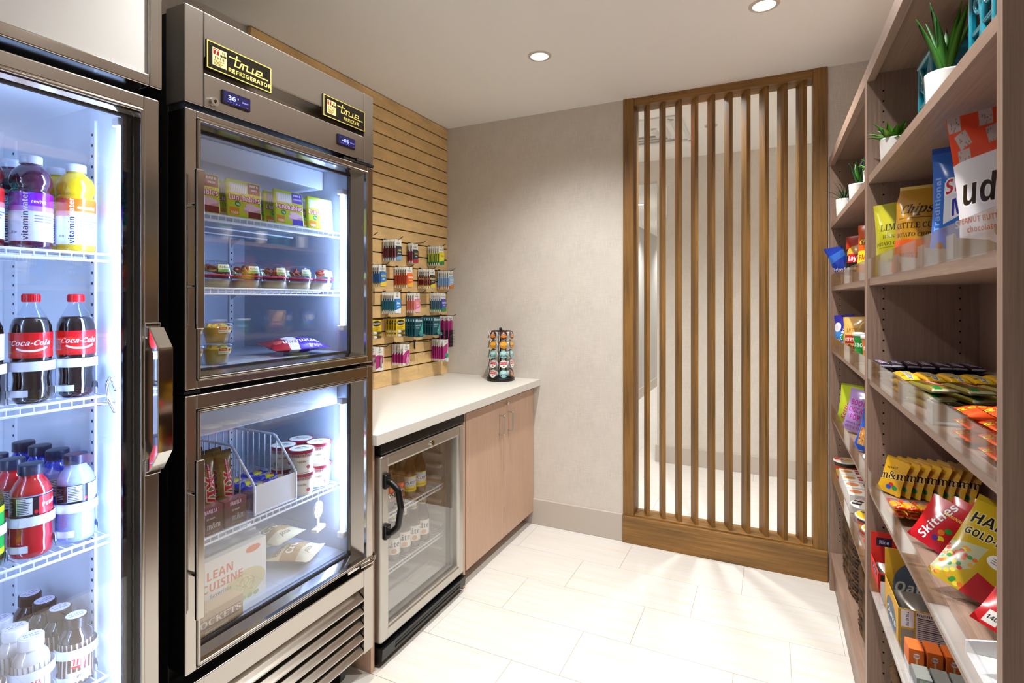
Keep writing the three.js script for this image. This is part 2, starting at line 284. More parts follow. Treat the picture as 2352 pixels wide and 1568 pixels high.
// ---------------------------------------------------------------- slatted display board on the left wall
const SLATX = XL + 0.022, G0 = 2.429, GP = 0.0727;
{
  const t = thing('slatwall', 'maple slatwall board with dark horizontal grooves above the white counter', 'slatwall', [XL + 0.002, 0, 0]);
  part('backing', bx(0.0, 0.010, 0.886, CEIL - 0.003, ZB + 0.001, -1.53), col('groove', 0x4a3c2c, 0.8), t);
  let top = CEIL - 0.004;
  for (let k = 0; k <= 21; k++) { const bot = k <= 20 ? G0 - k * GP + 0.0035 : 0.886; if (bot < 0.888 && k < 21) continue;
    part('board', metric(rb(0.008, 0.022, bot, top, ZB + 0.001, -1.53, 0.0012), 'z', k * 0.37, k * 0.7), MAPLE, t); top = G0 - k * GP - 0.0035; }
  part('edge_trim', bx(0, 0.0235, 0.886, CEIL - 0.003, -1.53, -1.5285), MAPLE, t);
}
// ---------------------------------------------------------------- glass-door coolers. Own axes: x to the right as seen from the aisle, z = 0 the front, y up
const XF = -1.278;
const plateCell = (word) => cell(256, 112, (g, w, h) => {
  R(g, 0, 0, w, h, '#14110c'); g.strokeStyle = '#cbb457'; g.lineWidth = 4; g.strokeRect(5, 5, w - 10, h - 10);
  R(g, 22, 22, 52, 68, '#d8c98c'); R(g, 25, 25, 22, 22, '#7a1c16'); T(g, 'T', 36, 37, 22, '#efe5c0', { f: 'serif' }); T(g, 'M', 61, 32, 13, '#2a2412', { f: 'serif' }); R(g, 50, 40, 22, 9, '#2a2412'); T(g, 'C', 61, 45, 10, '#d8c98c', { f: 'serif' });
  T(g, 'TRUE', 48, 58, 15, '#2a2412', { f: 'serif' }); lines(g, 27, 68, 42, 4, 5, '#6b5a26', 3, 3);
  g.strokeStyle = '#dcc768'; g.lineWidth = 5; g.lineJoin = 'round'; g.lineCap = 'square';
  const S = (pts) => { g.beginPath(); pts.forEach(([x, y], i) => i ? g.lineTo(x, y) : g.moveTo(x, y)); g.stroke(); };
  S([[84, 32], [124, 32]]); S([[112, 20], [104, 60], [122, 60], [130, 40], [150, 40]]); S([[138, 40], [134, 60]]); S([[154, 40], [150, 60], [172, 60], [176, 40]]); S([[172, 60], [182, 60]]); S([[212, 52], [190, 52], [192, 40], [212, 40], [210, 52]]); S([[188, 52], [187, 62], [236, 62]]);
  T(g, word, 165, 84, 24, '#dcc768', { w: '' });
});
const digitCell = (txt) => cell(160, 80, (g, w, h) => { R(g, 0, 0, w, h, '#14122c'); T(g, txt, 62, 38, 40, '#bcd8ff', { f: 'monospace' }); for (let i = 0; i < 5; i++) R(g, 22 + i * 17, 64, 8, 3, '#8d84ff'); T(g, 'Dixell', 130, 40, 14, '#9a98b8', { w: '', skew: -0.2 }); R(g, 140, 66, 8, 5, '#a33a20'); });
function doorFrame(parent, w, y0, y1, gx0, gx1, gy0, gy1, gz, rev = STEEL2, mx = 0.034) {
  const d = part('door', M([ // outer flat, with mitred corners
    [[-w, gx0 - mx, y0, y1], [gx1 + mx, w, y0, y1]].map(([a, b, c, e]) => rb(a, b, c, e, -0.068, 0, 0.004)),
    [[y0, gy0 - 0.016], [gy1 + 0.014, y1]].map(([c, e]) => rb(gx0 - mx - 0.002, gx1 + mx + 0.002, c, e, -0.068, 0, 0.004))].flat(2)), STEEL3, parent, 'brushed steel door frame');
  const X0 = gx0 - mx, X1 = gx1 + mx, Y0 = gy0 - 0.016, Y1 = gy1 + 0.014;
  part('bead', M([rb(X0, X0 + 0.008, Y0, Y1, -0.02, 0.004, 0.003), rb(X1 - 0.008, X1, Y0, Y1, -0.02, 0.004, 0.003), rb(X0, X1, Y0, Y0 + 0.008, -0.02, 0.004, 0.003), rb(X0, X1, Y1 - 0.008, Y1, -0.02, 0.004, 0.003)]), STEEL2, d);
  const q = (a, b, c, e) => { const g = new THREE.BufferGeometry(); g.setAttribute('position', new THREE.Float32BufferAttribute([...a, ...b, ...c, ...a, ...c, ...e], 3)); g.setAttribute('uv', new THREE.Float32BufferAttribute([0, 0, 1, 0, 1, 1, 0, 0, 1, 1, 0, 1], 2)); g.computeVertexNormals(); return g; };
  const x0 = X0 + 0.006, x1 = X1 - 0.006, a0 = Y0 + 0.006, a1 = Y1 - 0.006, f = -0.006;
  part('reveal', M([q([x0, a0, f], [gx0, gy0, gz], [gx0, gy1, gz], [x0, a1, f]), q([gx1, gy0, gz], [x1, a0, f], [x1, a1, f], [gx1, gy1, gz]), q([x0, a0, f], [x1, a0, f], [gx1, gy0, gz], [gx0, gy0, gz]), q([gx0, gy1, gz], [gx1, gy1, gz], [x1, a1, f], [x0, a1, f])]), rev, d);
  part('glass_pane', bx(gx0 - 0.002, gx1 + 0.002, gy0 - 0.002, gy1 + 0.002, gz - 0.002, gz), GLASS, d);
  part('inner_pane', bx(gx0 - 0.002, gx1 + 0.002, gy0 - 0.002, gy1 + 0.002, gz - 0.016, gz - 0.014), GLASS, d);
  part('gasket', M([bx(gx0 - 0.002, gx0 + 0.006, gy0, gy1, gz - 0.012, gz - 0.003), bx(gx1 - 0.006, gx1 + 0.002, gy0, gy1, gz - 0.012, gz - 0.003), bx(gx0, gx1, gy0 - 0.002, gy0 + 0.006, gz - 0.012, gz - 0.003), bx(gx0, gx1, gy1 - 0.006, gy1 + 0.002, gz - 0.012, gz - 0.003)]), GASKET, d);
  return d;
}
function wireShelf(parent, x0, x1, y, z0, z1, step = 0.013, m = WIRE) {
  const s = part('wire_shelf', M([rod([x0, y - 0.002, z1], [x1, y - 0.002, z1], 0.0032), rod([x0, y - 0.018, z1], [x1, y - 0.018, z1], 0.0032), ...Array.from({ length: Math.floor((x1 - x0) / 0.023) }, (_, i) => rod([x0 + 0.012 + i * 0.023, y - 0.002, z1], [x0 + 0.012 + i * 0.023, y - 0.018, z1], 0.0016))]), m, parent);
  const g = []; for (let x = x0 + 0.008; x < x1; x += step) g.push(bx(x - 0.0012, x + 0.0012, y - 0.003, y - 0.0006, z0, z1 - 0.002));
  stuff('shelf_wires', M(g), m, s);
  part('cross_wire', [0.2, 0.5, 0.8].map((f) => rod([x0, y - 0.006, z0 + (z1 - z0) * f], [x1, y - 0.006, z0 + (z1 - z0) * f], 0.0028)), m, s);
  return s;
}
const LEDM = mat('led tube', { color: 0xffffff, emissive: 0xcfe0ff, emissiveIntensity: 6, roughness: 0.4 });
function ledTube(parent, x, y0, y1, z, yaw, nits = LED_NITS, wd = 0.03) { // glowing tube with its light just in front
  const s = part('light_tube', rb(x - 0.008, x + 0.008, y0, y1, z - 0.008, z + 0.008, 0.004), LEDM, parent);
  part('tube_holder', [rb(x - 0.014, x + 0.012, y0 - 0.02, y0 - 0.001, z - 0.014, z + 0.012, 0.003), rb(x - 0.014, x + 0.012, y1 + 0.001, y1 + 0.02, z - 0.014, z + 0.012, 0.003)], WHITEP, s);
  const l = new THREE.RectAreaLight(COOL, nits, wd, y1 - y0); l.name = 'tube_light'; l.rotation.order = 'YXZ'; l.rotation.y = yaw; const dx = -Math.sin(yaw) * 0.0095, dz = -Math.cos(yaw) * 0.0095; l.position.set(x + dx, (y0 + y1) / 2, z + dz); parent.add(l);
}
function pilaster(x, z, y0, y1, faceX) { // slotted shelf standard
  const g = [bx(x - 0.008, x + 0.008, y0, y1, z - 0.004, z + 0.004)]; return M(g);
}
const slots = (x, z, y0, y1, dx, dz) => { const g = []; for (let y = y0 + 0.02; y < y1 - 0.02; y += 0.0255) g.push(bx(x - dx, x + dx, y - 0.003, y + 0.003, z - dz, z + dz)); return M(g); };
const SLOT = col('slot', 0x1a2233, 0.8);
// ---- steel refrigerator over freezer
const combo = thing('steel_refrigerator', 'tall brushed steel refrigerator over freezer with two glass doors', 'refrigerator', [XF, 0, -1.168], HP);
{
  const t = combo, w = 0.342, back = -0.655;
  part('cabinet', M([rb(-w + 0.004, -w + 0.034, 0.13, 2.085, back, -0.072, 0.003), rb(w - 0.034, w - 0.004, 0.13, 2.085, back, -0.072, 0.003), bx(-w + 0.03, w - 0.03, 0.13, 2.085, back, back + 0.028),
    bx(-w + 0.03, w - 0.03, 1.842, 2.085, back, -0.072), bx(-w + 0.03, w - 0.03, 1.108, 1.178, back, -0.072), bx(-w + 0.03, w - 0.03, 0.13, 0.466, back, -0.072)]), BLACKM, t, 'black painted cabinet sides');
  part('liner', M([bx(-w + 0.034, -w + 0.037, 0.466, 1.842, back + 0.03, -0.074), bx(w - 0.037, w - 0.034, 0.466, 1.842, back + 0.03, -0.074), bx(-w + 0.034, w - 0.034, 0.466, 1.842, back + 0.028, back + 0.031),
    bx(-w + 0.034, w - 0.034, 1.838, 1.841, back + 0.03, -0.074), bx(-w + 0.034, w - 0.034, 1.178, 1.181, back + 0.03, -0.074), bx(-w + 0.034, w - 0.034, 1.104, 1.107, back + 0.03, -0.074), bx(-w + 0.034, w - 0.034, 0.466, 0.469, back + 0.03, -0.074)]), ALUI, t, 'aluminium interior liner');
  part('evaporator_cover', [rb(-w + 0.04, w - 0.04, 1.77, 1.838, back + 0.04, -0.2, 0.004), rb(-w + 0.04, w - 0.04, 0.995, 1.104, back + 0.1, -0.13, 0.004)], LINER, t);
  const st = part('shelf_standard', [-0.24, 0.24].map((x) => [pilaster(x, back + 0.036, 1.2, 1.76), pilaster(x, back + 0.036, 0.5, 0.99)]).flat(), LINER, t);
  stuff('slot', M([-0.24, 0.24].map((x) => [slots(x, back + 0.0405, 1.2, 1.76, 0.0025, 0.0006), slots(x, back + 0.0405, 0.5, 0.99, 0.0025, 0.0006)]).flat()), SLOT, st);
  // header
  const hd = part('header', M([rb(-w, -w + 0.048, 1.852, 2.091, -0.075, 0, 0.003), rb(w - 0.048, w, 1.852, 2.091, -0.075, 0, 0.003),
    rb(-w + 0.0495, w - 0.0495, 1.978, 2.091, -0.07, 0, 0.003), rb(-w + 0.0495, w - 0.0495, 1.853, 1.938, -0.07, 0, 0.003)]), STEEL, t, 'brushed steel header panel');
  { const pts = []; for (let i = 0; i <= 8; i++) { const a = i / 8; pts.push([-0.002 - 0.045 * Math.sin(a * PI * 0.85), 1.979 - 0.04 * a]); }
    const poly = [...pts, [-0.07, 1.936], [-0.07, 1.98]]; part('finger_recess', extr(poly, 2 * (w - 0.0495)).rotateY(-HP).translate(w - 0.0495, 0, 0), STEEL, hd); }
  const k1 = plateCell('REFRIGERATOR'), k2 = plateCell('FREEZER');
  part('name_plate', onCell(planar(rb(-0.29, -0.095, 1.952, 2.024, -0.004, 0.005, 0.001)), k1), ink(k1, 'gloss'), t, 'black and gold name plate');
  part('name_plate', onCell(planar(rb(0.099, 0.293, 1.952, 2.022, -0.004, 0.005, 0.001)), k2), ink(k2, 'gloss'), t, 'black and gold name plate');
  for (const [x, s] of [[-0.247, "36'"], [0.162, '-05']]) {
    const k = digitCell(s), em = mat('digital display', { map: k.s.t, emissiveMap: k.s.t, emissive: 0x7a70ff, emissiveIntensity: 2.2, roughness: 0.3 });
    const b = part('controller', rb(x, x + 0.083, 1.878, 1.913, -0.006, 0.006, 0.002), BLACK, t, 'black digital thermostat');
    part('display', onCell(planar(bx(x + 0.003, x + 0.08, 1.881, 1.910, 0.0055, 0.0065)), k), em, b, 'glowing blue temperature display');
  }
  const lk = part('lock', cyl(0.011, 0.012, 0.01, 20).rotateX(HP).translate(-0.268, 1.872, 0.003), CHROME, t, 'round key lock'); part('keyhole', M([cyl(0.003, 0.003, 0.002, 10).rotateX(HP).translate(-0.268, 1.874, 0.0085), bx(-0.2692, -0.2668, 1.868, 1.873, 0.0075, 0.0095)]), BLACK, lk);
  const mkDoor = (y0, y1, g0, g1, h0, h1) => {
    const d = doorFrame(t, 0.341, y0, y1, -0.277, 0.277, g0, g1, -0.045);
    part('door_side', M([rb(-0.3385, -0.325, y0 + 0.004, y1 - 0.004, -0.073, -0.02, 0.002)]), BLACK, d);
    const hd = part('handle', rb(-0.337, -0.316, h0, h1, 0.026, 0.038, 0.004), STEEL2, d, 'flat steel bar handle');
    part('handle_post', [0.27, 0.78].map((f) => rod([-0.327, h0 + (h1 - h0) * f, 0], [-0.327, h0 + (h1 - h0) * f, 0.03], 0.005, 12)), CHROME, hd);
    part('scuff_plate', rb(-0.338, -0.329, h0 + 0.01, h1 - 0.01, -0.001, 0.0015, 0.0005), STEEL2, hd);
    return d;
  };
  mkDoor(1.148, 1.838, 1.186, 1.806, 1.298, 1.686); mkDoor(0.454, 1.135, 0.478, 1.083, 0.597, 0.983);
  part('hinge', M([tube([[0.25, 1.845, 0.003], [0.31, 1.845, 0.008], [0.345, 1.845, -0.004], [0.352, 1.842, -0.03]], 0.005, 12, 8), rb(0.2, 0.33, 1.840, 1.850, -0.06, -0.004, 0.002)]), BLACKM, t);
  part('hinge', M([tube([[0.27, 0.448, 0.004], [0.32, 0.449, 0.012], [0.352, 0.455, 0.0], [0.354, 0.46, -0.03]], 0.006, 12, 8), rb(0.22, 0.33, 0.440, 0.452, -0.06, -0.004, 0.002)]), CHROME, t);
  part('catch', [rb(-0.342, -0.3, 1.139, 1.145, -0.07, -0.002, 0.001), rb(0.28, 0.342, 1.138, 1.146, -0.07, -0.004, 0.001)], BLACK, t);
  // grille
  const gr = part('grille', M([rb(-w, -w + 0.05, 0.132, 0.427, -0.06, 0, 0.003), rb(w - 0.047, w, 0.132, 0.427, -0.06, 0, 0.003), rb(-w + 0.048, w - 0.048, 0.368, 0.427, -0.06, 0, 0.003), bx(-w + 0.04, w - 0.04, 0.13, 0.38, -0.072, -0.062)]), STEEL3, t, 'louvred steel grille');
  for (let i = 0; i < 5; i++) { const y = 0.318 - i * 0.0455, s = extr([[0, 0], [0.004, 0.002], [0.006, 0.008], [-0.052, 0.05], [-0.055, 0.046], [-0.002, 0.006]], 2 * (w - 0.05), 0).rotateY(-HP).translate(w - 0.05, y, -0.004); part('louvre', s, STEEL3, gr); }
  for (const [x, z] of [[0.28, -0.11], [-0.28, -0.11], [0.28, -0.56], [-0.28, -0.56]]) {
    const c = part('caster', M([cyl(0.048, 0.048, 0.026, 28).rotateZ(HP).translate(x, 0.048, z - 0.02), ]), col('rubber', 0x17171a, 0.5), t, 'black rubber caster wheel');
    part('caster_fork', M([bx(x - 0.022, x - 0.018, 0.045, 0.115, z - 0.045, z + 0.012), bx(x + 0.018, x + 0.022, 0.045, 0.115, z - 0.045, z + 0.012), rb(x - 0.03, x + 0.03, 0.112, 0.131, z - 0.04, z + 0.03, 0.003), cyl(0.007, 0.007, 0.05, 12).rotateZ(HP).translate(x, 0.048, z - 0.02)]), CHROME, c);
  }
  // shelves and tubes
  for (const y of [1.609, 1.403]) wireShelf(t, -0.298, 0.298, y, -0.58, -0.118);
  wireShelf(t, -0.298, 0.298, 0.716, -0.58, -0.118);
  part('floor_pan', [rb(-0.295, 0.295, 1.181, 1.186, -0.6, -0.09, 0.001), rb(-0.295, 0.295, 0.469, 0.474, -0.6, -0.09, 0.001)], ALUI, t);
  part('shelf_clip', [1.609, 1.403, 0.716].map((y) => [-0.24, 0.24].map((x) => [extr([[0, 0], [0.06, 0], [0, -0.03]], 0.003).rotateY(-HP).translate(x, y - 0.004, -0.615)])).flat(2), LINER, t);
  ledTube(t, 0.285, 1.28, 1.74, -0.09, 0.75, LED_NITS * 2.4); ledTube(t, 0.285, 0.55, 1.0, -0.09, 0.75, LED_NITS * 2.4);
}
// ---- drinks cooler at the left edge
const bev = thing('drinks_cooler', 'tall glass door drinks cooler with white sign panel at the left edge', 'cooler', [XF, 0, -0.43], HP);
{
  const t = bev, w = 0.3425, back = -0.665;
  part('cabinet', M([rb(-w, -w + 0.04, 0.03, 2.12, back, -0.07, 0.003), rb(w - 0.04, w - 0.006, 0.03, 2.12, back, -0.07, 0.003), bx(-w + 0.03, w - 0.03, 0.03, 2.12, back, back + 0.02), bx(-w + 0.03, w - 0.03, 1.84, 2.12, back, -0.07), bx(-w + 0.03, w - 0.03, 0.03, 0.40, back, -0.07)]), BLACKM, t, 'black cabinet');
  part('liner', M([bx(-w + 0.04, -w + 0.043, 0.40, 1.84, back + 0.02, -0.072), bx(w - 0.043, w - 0.04, 0.40, 1.84, back + 0.02, -0.072), bx(-w + 0.04, w - 0.04, 0.40, 1.84, back + 0.02, back + 0.023), bx(-w + 0.04, w - 0.04, 1.837, 1.84, back + 0.02, -0.072), bx(-w + 0.04, w - 0.04, 0.40, 0.403, back + 0.02, -0.072)]), LINER, t, 'white interior liner');
  const st = part('shelf_standard', [[w - 0.045, -0.194], [w - 0.045, -0.576], [-w + 0.045, -0.194], [-w + 0.045, -0.576]].map(([x, z]) => bx(x - 0.0025, x + 0.0025, 0.42, 1.8, z - 0.009, z + 0.009)), LINER, t);
  stuff('slot', M([-0.194, -0.576].map((z) => [slots(w - 0.048, z, 0.42, 1.8, 0.0006, 0.0025), slots(-w + 0.048, z, 0.42, 1.8, 0.0006, 0.0025)]).flat()), SLOT, st);
  const sg = part('sign_frame', M([rb(-w, -w + 0.03, 1.856, 2.12, -0.07, 0.002, 0.004), rb(w - 0.03, w, 1.856, 2.12, -0.07, 0.002, 0.004), rb(-w + 0.028, w - 0.028, 1.856, 1.884, -0.07, 0.002, 0.004), rb(-w + 0.028, w - 0.028, 2.10, 2.12, -0.07, 0.002, 0.004)]), STEEL2, t, 'steel sign frame');
  part('sign_panel', bx(-w + 0.029, w - 0.029, 1.883, 2.101, -0.02, -0.006), col('sign panel', 0xd9d6d2, 0.35), sg, 'plain white sign panel');
  const d = doorFrame(t, w - 0.006, 0.37, 1.832, -w + 0.048, w - 0.048, 0.42, 1.786, -0.024, STEEL2, 0.007);
  part('dark_border', [bx(w - 0.07, w - 0.048, 0.42, 1.786, -0.034, -0.027), bx(-w + 0.048, -w + 0.07, 0.42, 1.786, -0.034, -0.027)], col('glass border', 0x0d1424, 0.15), d);
  const h = part('handle', extr([[0, 0.978], [0.02, 0.985], [0.052, 1.03], [0.052, 1.262], [0.02, 1.305], [0, 1.31], [0, 1.29], [0.012, 1.286], [0.036, 1.25], [0.036, 1.04], [0.012, 1.004], [0, 1.0]], 0.03, 0.002).rotateY(-HP).translate(0.333, 0, 0), CHROME, d, 'polished steel pull handle');
  part('handle_foot', [rb(0.30, 0.336, 1.282, 1.318, -0.002, 0.008, 0.003), rb(0.30, 0.336, 0.97, 1.006, -0.002, 0.008, 0.003)], CHROME, h);
  part('lower_panel', rb(-w, w, 0.10, 0.36, -0.07, -0.004, 0.004), STEEL, t); part('foot', [[-0.3, -0.1], [0.3, -0.1], [-0.3, -0.6], [0.3, -0.6]].map(([x, z]) => cyl(0.02, 0.024, 0.03, 16).translate(x, 0.015, z)), BLACK, t);
  for (const y of [1.478, 1.147, 0.818, 0.488]) wireShelf(t, -0.296, 0.296, y, -0.60, -0.128, 0.02);
  part('chrome_latch', M([tube([[0.292, 1.16, -0.09], [0.290, 1.19, -0.105], [0.284, 1.175, -0.11], [0.282, 1.14, -0.1], [0.288, 1.11, -0.085]], 0.004, 14, 8), rod([0.292, 1.13, -0.09], [0.268, 1.13, -0.12], 0.004)]), CHROME, t, 'chrome latch on the inner wall');
  ledTube(t, 0.283, 0.45, 1.76, -0.052, 0.5, LED_NITS * 1.1); ledTube(t, -0.283, 0.45, 1.76, -0.052, -0.5, LED_NITS * 1.1);
}
// ---------------------------------------------------------------- bottles
const drink = (key, hex, more = {}) => mat('drink ' + key, { color: hex, roughness: 0.08, clearcoat: 1, clearcoatRoughness: 0.04, ...more }, true);
function bottle(name, o) { // o: body profile [r,y] up to the fill line, neck profile, cap, label
  const t = new THREE.Group(); t.name = name;
  part('drink', lathe([[0, 0], ...o.body], 28), o.drink, t);
  if (o.neck) part('clear_neck', lathe(o.neck, 24), o.neckMat || CLEAR, t);
  const c = part('cap', lathe([[0, o.cap[1] + 0.0004], ...(o.capProfile || [[o.cap[0] * 0.93, o.cap[1]], [o.cap[0], o.cap[1] - 0.002], [o.cap[0], o.cap[2]], [o.cap[0] * 0.9, o.cap[2]]])], 24), o.capMat, t, o.capLabel);
  if (o.capTop) { const k = o.capTop; part('cap_print', onCell(planar(cyl(o.cap[0] * 0.86, o.cap[0] * 0.86, 0.0006, 24).translate(0, o.cap[1] + 0.0006, 0), 'z', 'x'), k), ink(k), c); }
  if (o.label) part('label', halves(...o.label, o.cell), ink(o.cell, o.finish || 'gloss'), t);
  return t;
}
function stock(proto, label, category, p, turn, group) { const c = proto.clone(); c.name = numbered(proto.name); scene.add(c); c.position.set(...p); c.rotation.y = turn; return tag(c, label, category, group); }
const vCell = (band, name, txt) => cell(256, 208, (g, w, h) => { R(g, 0, 0, w, h, '#eef0fa'); R(g, 0, 0, w, 58, band); R(g, 0, 58, w, 22, band + '77'); T(g, 'vitamin', 84, 142, 33, '#1b2a55', { rot: -HP }); T(g, 'water', 84, 42, 30, '#ffffff', { rot: -HP, w: '' }); T(g, name, 106, 38, 20, '#fff', { a: 'left' }); lines(g, 118, 96, 110, 3, 12, '#7f88ad', 4, 5); T(g, txt, 40, 170, 12, '#556', { w: '' }); });
const vShape = { body: [[0.033, 0], [0.036, 0.004], [0.0365, 0.012], [0.0365, 0.121], [0.034, 0.126], [0.031, 0.130], [0.034, 0.135], [0.0368, 0.143], [0.036, 0.155], [0.031, 0.168], [0.022, 0.178], [0.0175, 0.181], [0.0175, 0.185]], cap: [0.0195, 0.203, 0.185], capMat: mat('frosted cap', { color: 0xe9ecf6, roughness: 0.3, transmission: 0.35, thickness: 0 }, true), label: [0.0370, 0.016, 0.0370, 0.120] };
const vRed = bottle('vitamin_drink_bottle', { ...vShape, drink: drink('ruby', 0x5c0a18), cell: vCell('#e2231a', 'power-c', '20 oz') });
const vPur = bottle('vitamin_drink_bottle', { ...vShape, drink: drink('purple', 0x4a0d3a), cell: vCell('#8a12e0', 'revive', '20 oz') });
const vYel = bottle('vitamin_drink_bottle', { ...vShape, drink: drink('yellow', 0xf5d21a, { transmission: 0.3, thickness: 0, roughness: 0.2 }), cell: vCell('#f0701a', 'essential', '20 oz') });
const colaCell = (diet) => cell(256, 120, (g, w, h) => { R(g, 0, 0, w, h, diet ? '#dfe2e8' : '#d6141c'); const c = diet ? '#c8141c' : '#fff'; T(g, diet ? 'Diet' : '', 128, 22, 24, '#888', { f: 'serif', skew: -0.3 }); T(g, diet ? 'Coke' : 'Coca-Cola', 122, 48, diet ? 40 : 33, c, { f: 'serif', skew: -0.35 }); g.strokeStyle = diet ? '#b8bcc6' : '#fff'; g.lineWidth = 9; g.beginPath(); g.moveTo(64, 72); g.bezierCurveTo(96, 92, 150, 90, 184, 70); g.stroke(); R(g, 6, 40, 34, 56, '#f4d8d8'); for (let i = 0; i < 8; i++) R(g, 9 + i * 4, 44, 2, 48, '#5c1c20'); T(g, '20 FL OZ (1.25 PT) 591 mL', 140, 108, 11, diet ? '#555' : '#5a080c', { w: '' }); });
const cShape = { body: [[0.016, 0.002], [0.026, 0.0], [0.031, 0.008], [0.0325, 0.03], [0.0305, 0.052], [0.0330, 0.075], [0.0355, 0.098], [0.0360, 0.152], [0.0345, 0.166], [0.030, 0.179], [0.027, 0.184], [0, 0.1845]], neck: [[0.0285, 0.181], [0.0235, 0.193], [0.0165, 0.205], [0.0135, 0.213], [0.0135, 0.217]], cap: [0.0155, 0.235, 0.217], label: [0.0366, 0.098, 0.0370, 0.152] };
const ridged = (r, y0, y1) => { const g = []; for (let i = 0; i < 26; i++) g.push(bx(r - 0.0006, r + 0.0007, y0 + 0.002, y1 - 0.003, -0.0008, 0.0008).rotateY(i / 26 * 2 * PI)); return M(g); };
const cola = bottle('cola_bottle', { ...cShape, drink: drink('cola', 0x0c0506), capMat: col('red cap', 0xd8141f, 0.35), cell: colaCell(false) });
const diet = bottle('cola_bottle', { ...cShape, drink: drink('cola', 0x0c0506), capMat: col('silver cap', 0xd9dde4, 0.35), cell: colaCell(true) });
for (const b of [cola, diet]) stuff('cap_ridges', ridged(0.0155, 0.217, 0.235), b.children.find((c) => c.name === 'cap').material, b.children.find((c) => c.name === 'cap'));
const pCell = (band, side) => cell(256, 88, (g, w, h) => { R(g, 0, 0, w, h, '#10131f'); R(g, 0, 0, w, 7, '#8b93a8'); R(g, 150, 10, w, h, band); R(g, 64, 10, 62, 68, '#d9dde6'); lines(g, 67, 14, 56, 9, 7, '#3a3f4e', 7, 3); T(g, side, 200, 44, 26, '#fff', { rot: -0.1 }); lines(g, 8, 20, 44, 8, 7, '#8a90a4', 3, 3); E(g, 140, 70, 8, 8, '#c8202a'); });
const pShape = { body: [[0.030, 0], [0.034, 0.004], [0.0358, 0.012], [0.0345, 0.03], [0.0358, 0.045], [0.0345, 0.06], [0.0358, 0.078], [0.0358, 0.132], [0.034, 0.142], [0.027, 0.158], [0.021, 0.166], [0.0195, 0.170], [0.0195, 0.176]], cap: [0.0225, 0.196, 0.174], capMat: col('navy cap', 0x1b2540, 0.3), label: [0.0364, 0.090, 0.0364, 0.134] };
const pRed = bottle('sports_drink_bottle', { ...pShape, drink: drink('fruit red', 0xd01520, { transmission: 0.25, thickness: 0 }), cell: pCell('#d8303a', 'Punch') });
const pBlu = bottle('sports_drink_bottle', { ...pShape, drink: drink('berry blue', 0x1238d8, { transmission: 0.25, thickness: 0 }), cell: pCell('#2c56d0', 'Berry') });
const pClr = bottle('sports_drink_bottle', { ...pShape, drink: drink('white cherry', 0xbcc9f2, { transmission: 0.35, thickness: 0 }), cell: pCell('#cfd6e6', 'White') });
const gCell = cell(256, 160, (g, w, h) => { R(g, 0, 0, w, h, '#18b04c'); R(g, 0, 0, w, 22, '#d8e820'); R(g, 0, 138, w, 22, '#d8e820'); T(g, 'BREEZE', 128, 60, 46, '#fff', { line: '#0a3a1c', skew: -0.2 }); T(g, 'green tea', 128, 104, 24, '#eaffd8', { w: '' }); });
const gBot = bottle('iced_tea_bottle', { body: [[0.028, 0], [0.034, 0.006], [0.036, 0.02], [0.036, 0.14], [0.033, 0.155], [0.022, 0.178], [0.015, 0.19], [0.014, 0.2]], drink: drink('tea', 0x2c3a12), cap: [0.0165, 0.218, 0.2], capMat: col('silver cap', 0xd9dde4, 0.35), cell: gCell, label: [0.0366, 0.03, 0.0366, 0.128] });
const iCell = (base, ink2) => cell(256, 160, (g, w, h) => { R(g, 0, 0, w, h, base); for (let i = 0; i < 22; i++) { g.strokeStyle = i % 2 ? ink2 : '#efe9e4'; g.lineWidth = 6; g.beginPath(); g.moveTo(i * 12, 0); g.bezierCurveTo(i * 12 + 10, 60, i * 12 - 10, 110, i * 12 + 4, 160); g.stroke(); } R(g, 96, 46, 66, 52, '#cf2028'); T(g, 'illy', 129, 72, 44, '#fff', { f: 'serif', skew: -0.15 }); R(g, 70, 112, 116, 40, '#e9e4de'); T(g, 'caffè', 128, 130, 20, '#54351f', { w: '' }); });
const capTop = cell(64, 64, (g, w, h) => { R(g, 0, 0, w, h, '#e6e4ee'); T(g, 'BEST BY', 32, 24, 11, '#6a6a86', { w: '' }); T(g, '04 21 14', 32, 38, 11, '#6a6a86', { w: '' }); });
const iShape = { body: [[0.026, 0], [0.030, 0.004], [0.032, 0.02], [0.032, 0.1], [0.029, 0.112], [0.022, 0.122], [0.0195, 0.126], [0.0195, 0.13]], cap: [0.0225, 0.152, 0.128], label: [0.0325, 0.01, 0.0325, 0.1] };
const iBrown = bottle('coffee_bottle', { ...iShape, drink: drink('coffee', 0x2a1812), capMat: col('brown cap', 0x2c1c18, 0.3), capTop, cell: iCell('#6a4a34', '#50321f') });
const iWhite = bottle('coffee_bottle', { ...iShape, drink: drink('latte', 0xcfc8c0), capMat: col('white cap', 0xe9e6e2, 0.35), capTop, cell: iCell('#d9d3cc', '#8d7a5c') });
const iMocha = bottle('coffee_bottle', { ...iShape, drink: drink('mocha', 0x6a4634), capMat: col('tan cap', 0x9a6a54, 0.35), capTop, cell: iCell('#b08a70', '#7a4a30') });
const LZ = [-0.513, -0.597, -0.681], DX = (k) => -1.45 - k * 0.08;
const rowOf = ['front', 'second from the glass', 'third from the glass', 'fourth from the glass'];
[[vRed, 'ruby red', 0], [vPur, 'purple', 1], [vYel, 'yellow', 2]].forEach(([b, c, l]) => { for (let k = 0; k < 3; k++) stock(b, `${c} vitamin drink bottle, ${rowOf[k]}, on the top cooler shelf`, 'bottle', [DX(k), 1.4785, LZ[l] + (k ? 0.002 * (k % 2) : 0)], -0.12, 'vitamin drinks on the top cooler shelf'); });
stock(diet, 'silver label cola bottle at the left edge of the second cooler shelf', 'bottle', [DX(0), 1.1475, LZ[0]], -0.3, 'colas on the second cooler shelf');
